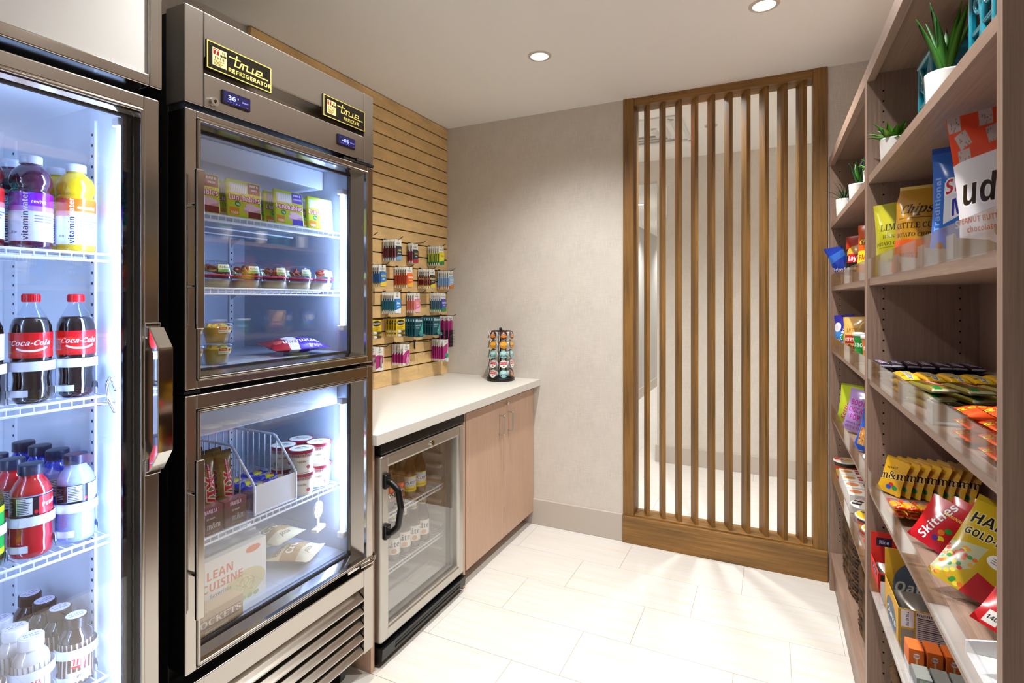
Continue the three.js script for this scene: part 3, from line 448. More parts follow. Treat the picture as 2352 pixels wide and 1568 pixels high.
stock(cola, 'red capped cola bottle in the middle of the second cooler shelf', 'bottle', [DX(0), 1.1475, LZ[1]], -0.3, 'colas on the second cooler shelf');
stock(cola, 'red capped cola bottle nearest the hinge wall on the second cooler shelf', 'bottle', [DX(0), 1.1475, LZ[2]], -0.15, 'colas on the second cooler shelf');
stock(gBot, 'bright green labelled tea bottle at the left edge of the third cooler shelf', 'bottle', [DX(0), 0.8185, LZ[0]], -0.5);
for (let k = 0; k < 4; k++) stock(pRed, `red sports drink bottle with navy cap, ${rowOf[k]}, on the third cooler shelf`, 'bottle', [DX(k), 0.8185, LZ[1]], -0.3, 'red sports drinks');
for (let k = 0; k < 4; k++) stock(k ? pBlu : pClr, `${k ? 'deep blue' : 'pale clear'} sports drink bottle, ${rowOf[k]}, on the third cooler shelf`, 'bottle', [DX(k), 0.8185, LZ[2]], -0.1, 'blue and clear sports drinks');
[[iMocha, 'tan capped mocha', 0], [iWhite, 'white capped vanilla', 1], [iBrown, 'dark brown capped cappuccino', 2]].forEach(([b, c, l]) => { for (let k = 0; k < (l === 0 ? 2 : 4); k++) stock(b, `${c} coffee bottle, ${rowOf[k]}, on the bottom cooler shelf`, 'bottle', [-1.45 - k * 0.07, 0.4885, LZ[l]], -0.3 + k * 0.2, 'coffee bottles on the bottom cooler shelf'); });
// white plastic guides that hold each lane
const GUIDE = mat('guide plastic', { color: 0xe3e8f4, roughness: 0.3 });
function guide(y, z, label) {
  const r = 0.0385, t = thing('bottle_guide', label, 'shelf guide', [-1.45, y, z], 0, 'white bottle guides');
  const ring = (a, b, y0, y1) => M([lathe([[r, y0], [r + 0.002, y0], [r + 0.002, y1], [r, y1], [r, y0]], 18, a, b)]);
  part('upper_band', ring(-0.25, PI + 0.5, 0.070, 0.090), GUIDE, t); part('lower_band', ring(-0.25, 1.3, 0.016, 0.030), GUIDE, t); part('lower_band', ring(PI - 0.6, 0.85, 0.016, 0.030), GUIDE, t);
  part('side_post', ring(-0.32, 0.3, 0.0, 0.080), GUIDE, t); part('side_post', ring(PI + 0.02, 0.3, 0.0, 0.080), GUIDE, t);
}
[[1.1475, 'second'], [0.8185, 'third'], [0.4885, 'bottom']].forEach(([y, n]) => LZ.forEach((z, i) => guide(y, z, `white plastic bottle guide, ${['left', 'middle', 'right'][i]} lane of the ${n} cooler shelf`)));

// ---------------------------------------------------------------- chilled food in the steel refrigerator
const lunch = (c2, band) => cell(224, 200, (g, w, h) => { R(g, 0, 0, w, h, '#c8d428'); for (let i = 0; i < 400; i++) E(g, (i * 37) % w, (i * 53) % 26, 1.2, 1.2, '#8c9a14'); R(g, 20, 22, 110, 52, '#c9d6d8'); for (let i = 0; i < 7; i++) P(g, [[26 + i * 14, 70], [36 + i * 14, 70], [46 + i * 14, 30], [36 + i * 14, 30]], '#eef2f0'); R(g, 134, 10, 82, 58, band); T(g, 'HAM &', 175, 24, 17, '#fff'); T(g, c2, 175, 44, 15, '#fff'); T(g, 'Lunchables', 112, 96, 40, '#fff', { line: '#c81830', sx: 0.92 }); E(g, 66, 130, 18, 15, '#1f8a3c'); T(g, '10g', 66, 130, 14, '#fff'); for (const [x, y] of [[150, 138], [176, 146], [140, 156]]) { E(g, x, y, 40, 15, '#d9a0b4'); E(g, x, y - 7, 36, 11, '#f0c9d4'); } R(g, 12, 150, 60, 40, '#e08a1e'); R(g, 130, 162, 84, 32, band); T(g, '1000', 44, 178, 22, '#f4f0d0'); });
const lunchA = lunch('SWISS', '#7a1a24'), lunchB = lunch('CHEDDAR', '#4a3cc0');
function lunchPack(k) {
  const t = new THREE.Group(); t.name = 'lunch_kit';
  part('printed_sleeve', onCell(planar(rb(-0.058, 0.058, 0, 0.112, 0.012, 0.022, 0.006)), k), ink(k, 'gloss'), t);
  part('clear_tray', rb(-0.052, 0.052, 0.004, 0.108, -0.012, 0.0115, 0.005), CLEAR, t); part('crackers', M([0, 1, 2].map((i) => rb(-0.042 + i * 0.03, -0.018 + i * 0.03, 0.02, 0.09, -0.006, 0.008, 0.004))), col('crackers', 0xd9b06a, 0.8), t);
  return t;
}
const lpA = lunchPack(lunchA), lpB = lunchPack(lunchB);
[[lpA, -0.953, 'maroon corner, far left'], [lpA, -1.09, 'maroon corner, middle'], [lpB, -1.254, 'violet corner, middle'], [lpB, -1.387, 'violet corner, light tube end']].forEach(([k, z, s]) => { for (let d = 0; d < 3; d++) { const o = stock(k, `${['front', 'second', 'third'][d]} yellow lunch kit, ${s} of the top refrigerator shelf`, 'food pack', [-1.424 - d * 0.045, 1.6095, z], HP, 'lunch kits on the top refrigerator shelf'); o.rotation.order = 'YXZ'; o.rotation.x = -0.08; } });
const sab = cell(128, 96, (g, w, h) => { R(g, 0, 0, w, h, '#d6dcae'); R(g, 0, 60, w, 36, '#7fb04a'); T(g, 'Sabra', 64, 34, 34, '#4a1d5c', { f: 'serif', skew: -0.2 }); T(g, 'HUMMUS', 64, 72, 15, '#233a14'); });
const DOME = CLEAR, rC = rng(21);
function snackCup() {
  const t = new THREE.Group(); t.name = 'hummus_snack_cup';
  part('cup', lathe([[0, 0], [0.034, 0], [0.037, 0.003], [0.0425, 0.033], [0.044, 0.034], [0.044, 0.036]], 28), CLEAR, t);
  part('hummus', lathe([[0, 0.002], [0.0335, 0.002], [0.0385, 0.024], [0, 0.026]], 24), col('hummus', 0xcdb98a, 0.7), t);
  part('red_rim', lathe([[0.0385, 0.034], [0.0465, 0.034], [0.0465, 0.0385], [0.0385, 0.0385]], 28), col('magenta rim', 0xb0143c, 0.35), t);
  part('dome_lid', lathe([[0.0435, 0.038], [0.0425, 0.05], [0.038, 0.068], [0.033, 0.074], [0.030, 0.0745], [0.029, 0.078], [0, 0.078]], 28), DOME, t);
  part('label', onCell(lathe([[0.0429, 0.046], [0.0385, 0.067]], 10, HP - 0.45, 0.9), sab), ink(sab), t);
  return t;
}
[-1.024, -1.123, -1.223, -1.326, -1.425].forEach((z, i) => {
  const t = snackCup(); t.name = numbered(t.name); scene.add(t); t.position.set(-1.445, 1.4035, z); tag(t, `clear domed hummus and pretzel cup, ${ORD[i]} from the left on the middle shelf`, 'food cup', 'hummus cups');
  for (let k = 0; k < 9; k++) { const a = rC() * 2 * PI, r = 0.012 + rC() * 0.014; part('crisp', new THREE.TorusGeometry(0.009, 0.0034, 5, 10).rotateX(rC() * 3).rotateY(rC() * 3).translate(Math.cos(a) * r, 0.05 + rC() * 0.012, Math.sin(a) * r), [col('pretzel', 0x9a5a24, 0.5), col('pepper', 0xc2301e, 0.4), col('pretzel pale', 0xc08a44, 0.5)][i > 2 ? (k % 2) : k % 3], t); }
  const b = t.clone(); b.name = numbered('hummus_snack_cup'); scene.add(b); b.position.x -= 0.1; b.rotation.y = 0.4; tag(b, `clear domed hummus cup behind the ${ORD[i]} one from the left`, 'food cup', 'hummus cups');
});
const dole = cell(128, 64, (g, w, h) => { R(g, 0, 0, w, h, '#e9e6c8'); R(g, 6, 8, 64, 26, '#c01e24'); T(g, 'Dole', 38, 21, 22, '#ffe94a', { f: 'serif' }); E(g, 98, 26, 20, 18, '#e6b21e'); E(g, 98, 26, 9, 9, '#5a2a6a'); T(g, 'Mixed Fruit', 48, 50, 14, '#2a5a24'); });
function fruitCup(name, label, p) {
  const t = thing(name, label, 'fruit cup', p, 0.0, 'fruit cups');
  part('cup', lathe([[0, 0], [0.028, 0], [0.030, 0.002], [0.0395, 0.052], [0.040, 0.053]], 28), CLEAR, t); part('fruit', lathe([[0, 0.002], [0.027, 0.002], [0.0355, 0.044], [0.03, 0.048], [0, 0.046]], 20), drink('fruit', 0xd7b41c, { transmission: 0.3, thickness: 0, roughness: 0.3 }), t);
  for (let k = 0; k < 7; k++) part('fruit_piece', rb(-0.008, 0.008, -0.006, 0.006, -0.007, 0.007, 0.003).rotateY(k * 1.1).rotateZ(k).translate(Math.cos(k * 0.9) * 0.019, 0.047, Math.sin(k * 0.9) * 0.019), col(k % 3 ? 'pineapple' : 'melon', k % 3 ? 0xe6c02a : 0xb9c24a, 0.4), t);
  part('lid', lathe([[0, 0.056], [0.034, 0.056], [0.035, 0.059], [0.042, 0.059], [0.043, 0.053], [0.0415, 0.052]], 28), CLEAR, t);
  part('label', onCell(lathe([[0.0368, 0.031], [0.0398, 0.049]], 10, HP - 0.5, 1.1), dole), ink(dole), t);
}
[[-1.01, 0, 'lower cup of the right stack'], [-1.01, 1, 'upper cup of the right stack'], [-0.925, 0, 'lower cup of the left stack'], [-0.925, 1, 'upper cup of the left stack']].forEach(([z, k, s]) => fruitCup('fruit_cup', `clear cup of yellow fruit, ${s} behind the handle`, [-1.42, 1.1865 + k * 0.0595, z]));
{ const k = cell(256, 176, (g, w, h) => { R(g, 0, 0, w, h, '#4a22a8'); R(g, 0, 0, 70, h, '#a81c2c'); P(g, [[70, 0], [150, 0], [110, h], [70, h]], '#e9e2e0'); E(g, 170, 50, 40, 24, '#e9d9b0'); T(g, 'Uncrustables', 160, 120, 34, '#fff', { skew: -0.2, line: '#2a1060', lw: 4 }); E(g, 36, 110, 18, 18, '#d86a6a'); T(g, 'grape', 190, 152, 22, '#d9c9ff'); });
  const g = onCell(bagGeo(0.2, 0.15, 0.05, { seed: 4, crum: 0.08, low: 0.5 }), k); g.translate(0, -0.075, 0).rotateX(-HP + 0.12).translate(0, 0.024, 0); single('sandwich_pouch', 'purple and red frozen sandwich pouch lying in the refrigerator bottom', 'pouch', g, ink(k, 'gloss'), [-1.46, 1.192, -1.32], HP - 0.25); }
// ---------------------------------------------------------------- frozen goods
const twix = cell(96, 256, (g, w, h) => { R(g, 0, 0, w, h, '#8a6a2a'); R(g, 0, 0, w, 14, '#6a5020'); T(g, 'TWIX', 56, 170, 74, '#d82030', { rot: -HP, line: '#f2e6d0', lw: 8 }); R(g, 44, 36, 20, 78, '#b41c28'); T(g, 'ICE CREAM BAR', 54, 75, 11, '#fff', { rot: -HP }); E(g, 28, 210, 14, 14, '#a98a4a'); });
const twixBag = onCell(bagGeo(0.052, 0.2, 0.03, { seam: 0.07, seed: 8, crum: 0.07, zig: true }), twix);
[[-1.455, -1.012], [-1.455, -1.068], [-1.5, -1.014], [-1.5, -1.068], [-1.545, -1.04]].forEach(([x, z], i) => { const o = single('ice_cream_bar', ['gold wrapped caramel ice cream bar standing at the front left', 'gold wrapped caramel ice cream bar standing at the front right, by the basket', 'gold wrapped ice cream bar behind the front left one', 'gold wrapped ice cream bar behind the front right one', 'rearmost gold wrapped ice cream bar'][i], 'ice cream', twixBag, ink(twix, 'foil'), [x, 0.7205, z], HP, 'caramel ice cream bars'); o.rotation.order = 'YXZ'; o.rotation.x = -0.1; });
const mmBox = cell(192, 128, (g, w, h) => { R(g, 0, 0, w, h, '#5c2c1a'); R(g, 0, 0, w, 40, '#6a1c3a'); T(g, 'VANILLA', 96, 20, 24, '#e9d9e6', { skew: -0.2 }); T(g, 'ice cream', 96, 52, 14, '#fff', { w: '' }); T(g, 'm&m', 120, 88, 40, '#e9dcc8', { line: '#1c0c06', f: 'serif' }); T(g, 'cookie sandwich', 110, 116, 13, '#d0a878'); });
const carton = (k, w, h, d) => M([onCell(planar(bx(-w / 2, w / 2, 0, h, -d / 2, d / 2)), k)]);
[[-1.442, -0.98, 'left'], [-1.442, -1.057, 'middle'], [-1.48, -0.946, 'rear']].forEach(([x, z, s]) => { const o = single('ice_cream_carton', `brown ice cream sandwich carton, ${s} one in the clear bin`, 'carton', carton(mmBox, 0.07, 0.075, 0.03), ink(mmBox, 'gloss'), [x + 0.025, 0.7165, z], HP, 'brown ice cream cartons'); });
{ // clear bin and white wire basket
  const b = thing('clear_bin', 'low clear plastic bin at the left of the freezer shelf', 'bin', [-1.398, 0.717, -1.0], HP);
  part('front_wall', rb(-0.1, 0.1, 0, 0.06, 0.0, 0.003, 0.001), ACRYL, b); part('side_wall', [rb(-0.1, -0.097, 0, 0.07, -0.16, 0.003, 0.001), rb(0.097, 0.1, 0, 0.07, -0.16, 0.003, 0.001)], ACRYL, b); part('price_holder', rb(0.02, 0.095, 0.006, 0.034, 0.003, 0.006, 0.001), ACRYL, b);
  const t = thing('wire_basket', 'white wire basket with solid front holding blue wrapped candy', 'basket', [-1.397, 0.7205, -1.19], HP);
  part('front_panel', rb(-0.072, 0.078, 0.002, 0.088, -0.002, 0.002, 0.001), WHITEP, t); const fr = part('frame', M([tube([[-0.075, 0.0, 0], [-0.075, 0.09, 0], [-0.078, 0.16, -0.06], [-0.078, 0.2, -0.1], [-0.078, 0.2, -0.3]], 0.004, 20, 8), tube([[0.08, 0.0, 0], [0.08, 0.09, 0], [0.08, 0.16, -0.06], [0.08, 0.2, -0.1], [0.08, 0.2, -0.3]], 0.004, 20, 8), rod([-0.078, 0.2, -0.3], [0.08, 0.2, -0.3], 0.004), rod([-0.075, 0.003, 0], [0.08, 0.003, 0], 0.004)]), WIRE, t);
  for (const x of [-0.078, 0.08]) for (let i = 0; i < 9; i++) { const z = -0.06 - i * 0.028; part('wire', rod([x, 0, z], [x, Math.min(0.2, 0.16 + (i > 0 ? 0.04 : 0)), z], 0.0022), WIRE, fr); }
  for (let i = 0; i < 6; i++) part('wire', rod([-0.06 + i * 0.025, 0.0, -0.3], [-0.06 + i * 0.025, 0.2, -0.3], 0.0022), WIRE, fr);
  const k = cell(128, 64, (g, w, h) => { R(g, 0, 0, w, h, '#2438b8'); P(g, [[40, h], [90, h], [120, 0], [80, 0]], '#d8d42a'); T(g, 'Cookie', 64, 24, 26, '#e8d8ff', { skew: -0.2, line: '#3a1a7a', lw: 4 }); E(g, 92, 46, 10, 8, '#c23028'); });
  const g = onCell(barGeo(0.075, 0.05, 0.016, { seed: 2 }), k), r = rng(31);
  for (let i = 0; i < 24; i++) { const c = i % 2, d = Math.floor(i / 2) % 3, l = Math.floor(i / 6), top = l === 3, o = single('frozen_treat', `blue wrapped frozen treat in the white basket, ${['left', 'right'][c]} column, ${['front', 'middle', 'rear'][d]}, ${['bottom', 'second', 'third', 'top'][l]} layer`, 'candy', g, ink(k, 'gloss'), [-1.433 - d * 0.058, 0.7255 + l * 0.0178 + (top ? 0.004 : 0), -1.1535 - c * 0.0765], HP + (r() - 0.5) * (top ? 0.1 : 0.05), 'blue wrapped treats in the basket'); if (top) { o.rotation.order = 'YXZ'; o.rotation.x = (r() - 0.5) * 0.1; o.rotation.z = (r() - 0.5) * 0.06; } }
}
const pint = cell(256, 128, (g, w, h) => { R(g, 0, 0, w, h, '#efe9cf'); R(g, 0, 0, w, 30, '#c9a89a'); T(g, 'Häagen-Dazs', 128, 16, 22, '#6a1a24', { f: 'serif' }); E(g, 128, 56, 44, 13, '#efe0c0'); T(g, 'vanilla', 128, 56, 17, '#4a2a1a', { f: 'serif', skew: -0.2 }); E(g, 70, 96, 22, 14, '#b9c46a'); E(g, 176, 94, 15, 13, '#c2303a'); E(g, 150, 104, 20, 10, '#f4efdc'); });
const pintTop = cell(96, 96, (g, w, h) => { R(g, 0, 0, w, h, '#eceadb'); E(g, 48, 50, 36, 22, '#d9dcc0'); T(g, 'Häagen', 48, 44, 14, '#6a1a24', { f: 'serif' }); E(g, 40, 64, 12, 5, '#3a7a3a', 0.4); E(g, 60, 62, 8, 6, '#b8343c'); });
function pintTub(label, p) { const t = thing('ice_cream_tub', label, 'ice cream', p, -0.75, 'small ice cream tubs'); part('tub', halves(0.034, 0, 0.041, 0.066, pint), ink(pint), t); const l = part('lid', lathe([[0, 0.0735], [0.0405, 0.0735], [0.043, 0.075], [0.0435, 0.064], [0.0415, 0.0635]], 28), col('wine red lid', 0xa01f38, 0.35), t); part('lid_print', onCell(planar(cyl(0.0395, 0.0395, 0.0005, 28).translate(0, 0.074, 0), 'z', 'x'), pintTop), ink(pintTop), l); part('base', cyl(0.034, 0.034, 0.001, 24).translate(0, 0.0005, 0), WHITEP, t); }
[[-1.43, -1.327, 0, 'lower tub of the left front stack'], [-1.43, -1.327, 1, 'upper tub of the left front stack'], [-1.445, -1.417, 0, 'lower tub beside the light tube'], [-1.445, -1.417, 1, 'upper tub beside the light tube'], [-1.52, -1.33, 0, 'lower tub behind the left front stack'], [-1.52, -1.33, 1, 'upper tub behind the left front stack'], [-1.535, -1.42, 0, 'lower tub at the back right'], [-1.535, -1.42, 1, 'upper tub at the back right']].forEach(([x, z, k, s]) => pintTub(`cream ice cream tub with wine red lid, ${s}`, [x, 0.7175 + k * 0.0765, z]));
{ const t = thing('freezer_thermometer', 'round white thermometer clipped under the freezer shelf', 'thermometer', [-1.4, 0.58, -1.37], HP + 0.3); part('dial', cyl(0.028, 0.028, 0.006, 28).rotateX(HP).translate(0, 0.07, 0), WHITEP, t); part('clip', M([rb(-0.03, 0.03, 0.0, 0.012, -0.01, 0.012, 0.002), rb(-0.006, 0.006, 0.01, 0.05, -0.002, 0.002, 0.001)]), WHITEP, t); part('face', cyl(0.022, 0.022, 0.001, 24).rotateX(HP).translate(0, 0.07, 0.0035), col('dial face', 0xc9d2dc, 0.3), t); part('hook', rod([0, 0.095, 0], [0, 0.116, 0], 0.002), WIRE, t); }
const lean = cell(256, 192, (g, w, h) => { R(g, 0, 0, w, h, '#e9e4d6'); E(g, 170, 130, 80, 46, '#d9c98a'); for (let i = 0; i < 26; i++) { g.strokeStyle = i % 2 ? '#e6d69a' : '#c9b068'; g.lineWidth = 5; g.beginPath(); g.arc(170 + (i * 17) % 60 - 30, 130 + (i * 11) % 40 - 20, 16, i, i + 2); g.stroke(); } T(g, 'LEAN', 74, 50, 40, '#d86a3a', { w: '' }); T(g, 'CUISINE', 84, 88, 38, '#d86a3a', { w: '' }); T(g, 'favorites', 76, 116, 18, '#8a8a7a', { w: '' }); E(g, 200, 24, 30, 12, '#e07a4a'); for (let i = 0; i < 8; i++) E(g, 30 + i * 26, 180, 12, 8, '#a9b06a'); });
[[0, 'front'], [1, 'second'], [2, 'third'], [3, 'rearmost']].forEach(([k, s]) => { const o = single('frozen_meal_box', `white frozen meal box with orange lettering, ${s} in the freezer bottom`, 'food box', carton(lean, 0.215, 0.165, 0.034), ink(lean), [-1.427 - k * 0.042, 0.4745, -1.06 - k * 0.015], HP, 'frozen meal boxes'); });
const pock = cell(192, 96, (g, w, h) => { R(g, 0, 0, w, h, '#b89a6a'); R(g, 10, 30, 172, 40, '#8a5a2a'); T(g, 'POCKETS', 100, 50, 36, '#efe6d0', { f: 'serif' }); T(g, 'pepperoni', 96, 84, 16, '#f2ead8'); });
single('frozen_snack_box', 'low brown frozen snack box at the front left of the freezer bottom', 'food box', carton(pock, 0.16, 0.06, 0.05), ink(pock), [-1.381, 0.4745, -0.965], HP);
const burr = cell(192, 192, (g, w, h) => { R(g, 0, 0, w, h, '#c9b48a'); R(g, 0, 60, w, 70, '#a8814a'); T(g, 'Crust', 96, 84, 44, '#f4ecd8', { f: 'serif', skew: -0.2 }); T(g, 'RED BARON', 96, 36, 28, '#7a3a24'); T(g, 'pizza', 96, 150, 26, '#6a4a2a'); });
const burrG = onCell(bagGeo(0.14, 0.15, 0.045, { seed: 6, crum: 0.08, low: 0.5 }), burr).translate(0, -0.085, 0).rotateX(-HP).translate(0, 0.022, 0);
[[-1.475, -1.33, 0, 'front bag'], [-1.55, -1.31, 1.02, 'middle bag'], [-1.66, -1.34, 0, 'rear bag']].forEach(([x, z, k, s], i) => single('frozen_pizza_pouch', `clear and tan frozen food bag, ${s} of the heap in the freezer bottom`, 'food bag', burrG, ink(burr, 'gloss'), [x, 0.484 + k * 0.055, z], HP + 0.4 - i * 0.3, 'frozen food bags'));
// ---------------------------------------------------------------- counter, cupboard, small fridge
single('countertop', 'long white quartz counter top under the slatwall', 'counter', rb(XL + 0.003, -1.267, 0.846, 0.8855, ZB + 0.002, -1.516, 0.002), COUNTER);
single('end_panel', 'upright laminate panel between steel refrigerator and small fridge', 'panel', metric(rb(XL + 0.01, -1.32, 0, 0.845, -1.566, -1.546, 0.001)), CAB);
{
  const t = thing('base_cabinet', 'two-door laminate cupboard under the far end of the counter', 'cabinet');
  part('carcass', M([metric(bx(XL + 0.01, -1.332, 0.1, 0.845, -2.224, -2.206)), metric(bx(XL + 0.01, -1.332, 0.1, 0.845, ZB + 0.004, ZB + 0.022)), metric(bx(XL + 0.01, -1.332, 0.1, 0.118, ZB + 0.01, -2.21)), metric(bx(XL + 0.01, XL + 0.02, 0.1, 0.845, ZB + 0.01, -2.21)), metric(bx(XL + 0.01, -1.332, 0.83, 0.845, ZB + 0.01, -2.21))]), CAB, t);
  part('plinth', bx(XL + 0.01, -1.385, 0, 0.1, ZB + 0.004, -2.206), CREAM, t, 'recessed plinth');
  part('side_panel', metric(rb(XL + 0.01, -1.312, 0, 0.845, -2.2055, -2.187, 0.001)), CAB, t);
  const dr = (z0, z1, hz, ou) => { const d = part('door', metric(rb(-1.33, -1.31, 0.076, 0.826, z0, z1, 0.0015), 'y', ou, ou), CAB, t);
    part('pull_handle', tube([[-1.31, 0.75, hz], [-1.282, 0.75, hz], [-1.278, 0.745, hz], [-1.278, 0.655, hz], [-1.282, 0.65, hz], [-1.31, 0.65, hz]], 0.0045, 40, 8), ALU, d, 'satin metal bow handle'); return d; };
  dr(-2.612, -2.214, -2.556, 0.2); const d2 = dr(ZB + 0.006, -2.616, -2.664, 0.5);
  const lk = part('lock', cyl(0.009, 0.010, 0.008, 20).rotateZ(HP).translate(-1.307, 0.797, -2.655), CHROME, d2, 'small round lock');
}
{ // small fridge: own axes x right, z front
  const t = thing('undercounter_fridge', 'small glass door fridge with black top under the counter', 'refrigerator', [-1.30, 0, -1.878], HP), w = 0.300;
  part('cabinet', M([rb(-w, -w + 0.025, 0.075, 0.836, -0.60, -0.062, 0.004), rb(w - 0.025, w, 0.075, 0.836, -0.60, -0.062, 0.004), bx(-w + 0.02, w - 0.02, 0.075, 0.836, -0.60, -0.58), bx(-w + 0.02, w - 0.02, 0.78, 0.836, -0.60, -0.062), bx(-w + 0.02, w - 0.02, 0.075, 0.12, -0.60, -0.062)]), BLACK, t, 'black cabinet');
  part('top_cap', rb(-w, w, 0.792, 0.838, -0.10, 0.004, 0.008, 2), BLACK, t, 'glossy black top cap');
  const LW = col('fridge liner', 0xd8d4cb, 0.5);
  part('liner', M([bx(-w + 0.025, -w + 0.028, 0.12, 0.78, -0.58, -0.063), bx(w - 0.028, w - 0.025, 0.12, 0.78, -0.58, -0.063), bx(-w + 0.025, w - 0.025, 0.12, 0.78, -0.58, -0.575), bx(-w + 0.025, w - 0.025, 0.777, 0.78, -0.58, -0.063), bx(-w + 0.025, w - 0.025, 0.12, 0.123, -0.58, -0.063)]), LW, t, 'white interior');
  for (const s of [-1, 1]) for (let i = 0; i < 9; i++) part('shelf_rail', rb(s * (w - 0.052), s * (w - 0.027), 0.19 + i * 0.055, 0.205 + i * 0.055, -0.5, -0.1, 0.005), LW, t);
  part('lamp_cover', rb(0.1, 0.2, 0.735, 0.776, -0.2, -0.12, 0.008, 2), WHITEP, t);
  const y0 = 0.086, y1 = 0.788, f = 0.052;
  const d = part('door', M([rb(-w, -w + f, y0, y1, -0.06, 0, 0.014, 3), rb(w - f, w, y0, y1, -0.06, 0, 0.014, 3), rb(-w + 0.01, w - 0.01, y0, y0 + f, -0.058, -0.001, 0.012, 3), rb(-w + 0.01, w - 0.01, y1 - f, y1, -0.058, -0.001, 0.012, 3)]), ALU, t, 'silver rounded door frame');
  part('glass_pane', bx(-w + f - 0.004, w - f + 0.004, y0 + f - 0.004, y1 - f + 0.004, -0.022, -0.019), GLASS, d); part('inner_pane', bx(-w + f - 0.004, w - f + 0.004, y0 + f - 0.004, y1 - f + 0.004, -0.04, -0.038), GLASS, d);
  part('gasket', M([bx(-w + 0.01, -w + f + 0.006, y0 + 0.01, y1 - 0.01, -0.062, -0.056), bx(w - f - 0.012, w - 0.01, y0 + 0.01, y1 - 0.01, -0.062, -0.045), bx(-w + 0.01, w - 0.01, y0 + 0.01, y0 + f, -0.062, -0.056), bx(-w + 0.01, w - 0.01, y1 - f, y1 - 0.01, -0.062, -0.056)]), GASKET, d);
  const hx = -w + 0.022, hd = part('handle', tube([[hx, 0.692, 0.008], [hx, 0.69, 0.03], [hx + 0.006, 0.665, 0.056], [hx + 0.008, 0.6, 0.068], [hx + 0.006, 0.53, 0.056], [hx, 0.505, 0.03], [hx, 0.503, 0.008]], 0.012, 40, 12), BLACK, d, 'curved black grab handle');
  part('handle_pad', [rb(hx - 0.014, hx + 0.02, 0.665, 0.72, -0.002, 0.016, 0.006, 2), rb(hx - 0.014, hx + 0.02, 0.476, 0.53, -0.002, 0.016, 0.006, 2)], BLACK, hd);
  part('bolt', [[0.695, 1], [0.5, 1]].map(([y]) => cyl(0.005, 0.005, 0.003, 12).rotateX(HP).translate(hx + 0.003, y, 0.017)), CHROME, hd);
  const lk = part('lock', cyl(0.010, 0.011, 0.012, 20).rotateX(HP).translate(0.03, 0.762, 0.003), CHROME, d, 'small chrome lock'); part('keyhole', bx(0.0292, 0.0308, 0.759, 0.765, 0.0088, 0.0095), BLACK, lk);
  const bs = part('base_grille', M([extr([[-0.5, 0.012], [-0.02, 0.012], [0.004, 0.03], [0.008, 0.074], [-0.5, 0.074]], 2 * w, 0).rotateY(-HP).translate(w, 0, 0)]), BLACK, t, 'black vented base');
  part('vent_slot', [0.042, 0.056].map((y) => rb(-0.22, 0.25, y - 0.0035, y + 0.0035, 0.0, 0.0085, 0.001)), col('vent', 0x3a3834, 0.4, 0.6), bs);
  part('levelling_foot', [[-0.26, -0.05], [0.26, -0.05], [-0.26, -0.5], [0.26, -0.5]].map(([x, z]) => cyl(0.014, 0.018, 0.013, 14).translate(x, 0.0065, z)), BLACK, t);
  wireShelf(t, -w + 0.03, w - 0.03, 0.507, -0.54, -0.09, 0.016); wireShelf(t, -w + 0.03, w - 0.03, 0.282, -0.54, -0.09, 0.016);
}
const ale = cell(192, 112, (g, w, h) => { R(g, 0, 0, w, h, '#1c1210'); R(g, 30, 6, 130, 40, '#d0202a'); E(g, 132, 24, 16, 12, '#e88a2a'); T(g, "REDD'S", 96, 62, 40, '#f2ece0', {}); T(g, 'APPLE ALE', 96, 94, 26, '#e07a3a'); });
const sum = cell(192, 128, (g, w, h) => { R(g, 0, 0, w, h, '#e8d41a'); R(g, 10, 10, w - 20, 74, '#bcd2e0'); T(g, 'Leinie', 96, 48, 42, '#23386a', { f: 'serif', skew: -0.25, line: '#f4f6f4' }); T(g, 'Summer', 96, 104, 26, '#b05a14', { skew: -0.1 }); });
const lite = cell(192, 128, (g, w, h) => { R(g, 0, 0, w, h, '#eceae2'); T(g, 'Lite', 96, 46, 60, '#28324e', { f: 'serif' }); E(g, 104, 100, 22, 20, '#d49a6a'); });
const liteN = cell(64, 48, (g, w, h) => { R(g, 0, 0, w, h, '#e6e0cc'); T(g, 'Lite', 32, 24, 20, '#8a6a2a', { f: 'serif' }); });
const beerShape = { body: [[0.026, 0], [0.029, 0.003], [0.0305, 0.01], [0.0305, 0.108], [0.028, 0.124], [0.019, 0.145], [0.0145, 0.16], [0.0132, 0.19], [0.0138, 0.205]], cap: [0.0145, 0.2125, 0.204], label: [0.031, 0.03, 0.031, 0.095] };
const aleB = bottle('beer_bottle', { ...beerShape, drink: drink('dark ale', 0x2a1408), capMat: col('gold crown', 0xb08a3a, 0.3, 0.8), cell: ale }), sumB = bottle('beer_bottle', { ...beerShape, drink: drink('amber', 0x4a2408), capMat: col('gold crown', 0xb08a3a, 0.3, 0.8), cell: sum });
const liteB = bottle('beer_bottle', { ...beerShape, drink: drink('amber dark', 0x3a1c0a), capMat: col('gold crown', 0xb08a3a, 0.3, 0.8), cell: lite });
part('neck_label', halves(0.0150, 0.162, 0.0142, 0.188, liteN, 10), ink(liteN), liteB);
[[aleB, -1.775, 'red labelled beer bottle at the left'], [aleB, -1.845, 'red labelled beer bottle second from the left'], [sumB, -1.925, 'yellow labelled beer bottle third from the left'], [sumB, -2.0, 'yellow labelled beer bottle at the right end']].forEach(([b, z, s]) => stock(b, s + ' of the upper shelf', 'bottle', [-1.43, 0.5075, z], -0.85, 'beers on the upper small fridge shelf'));
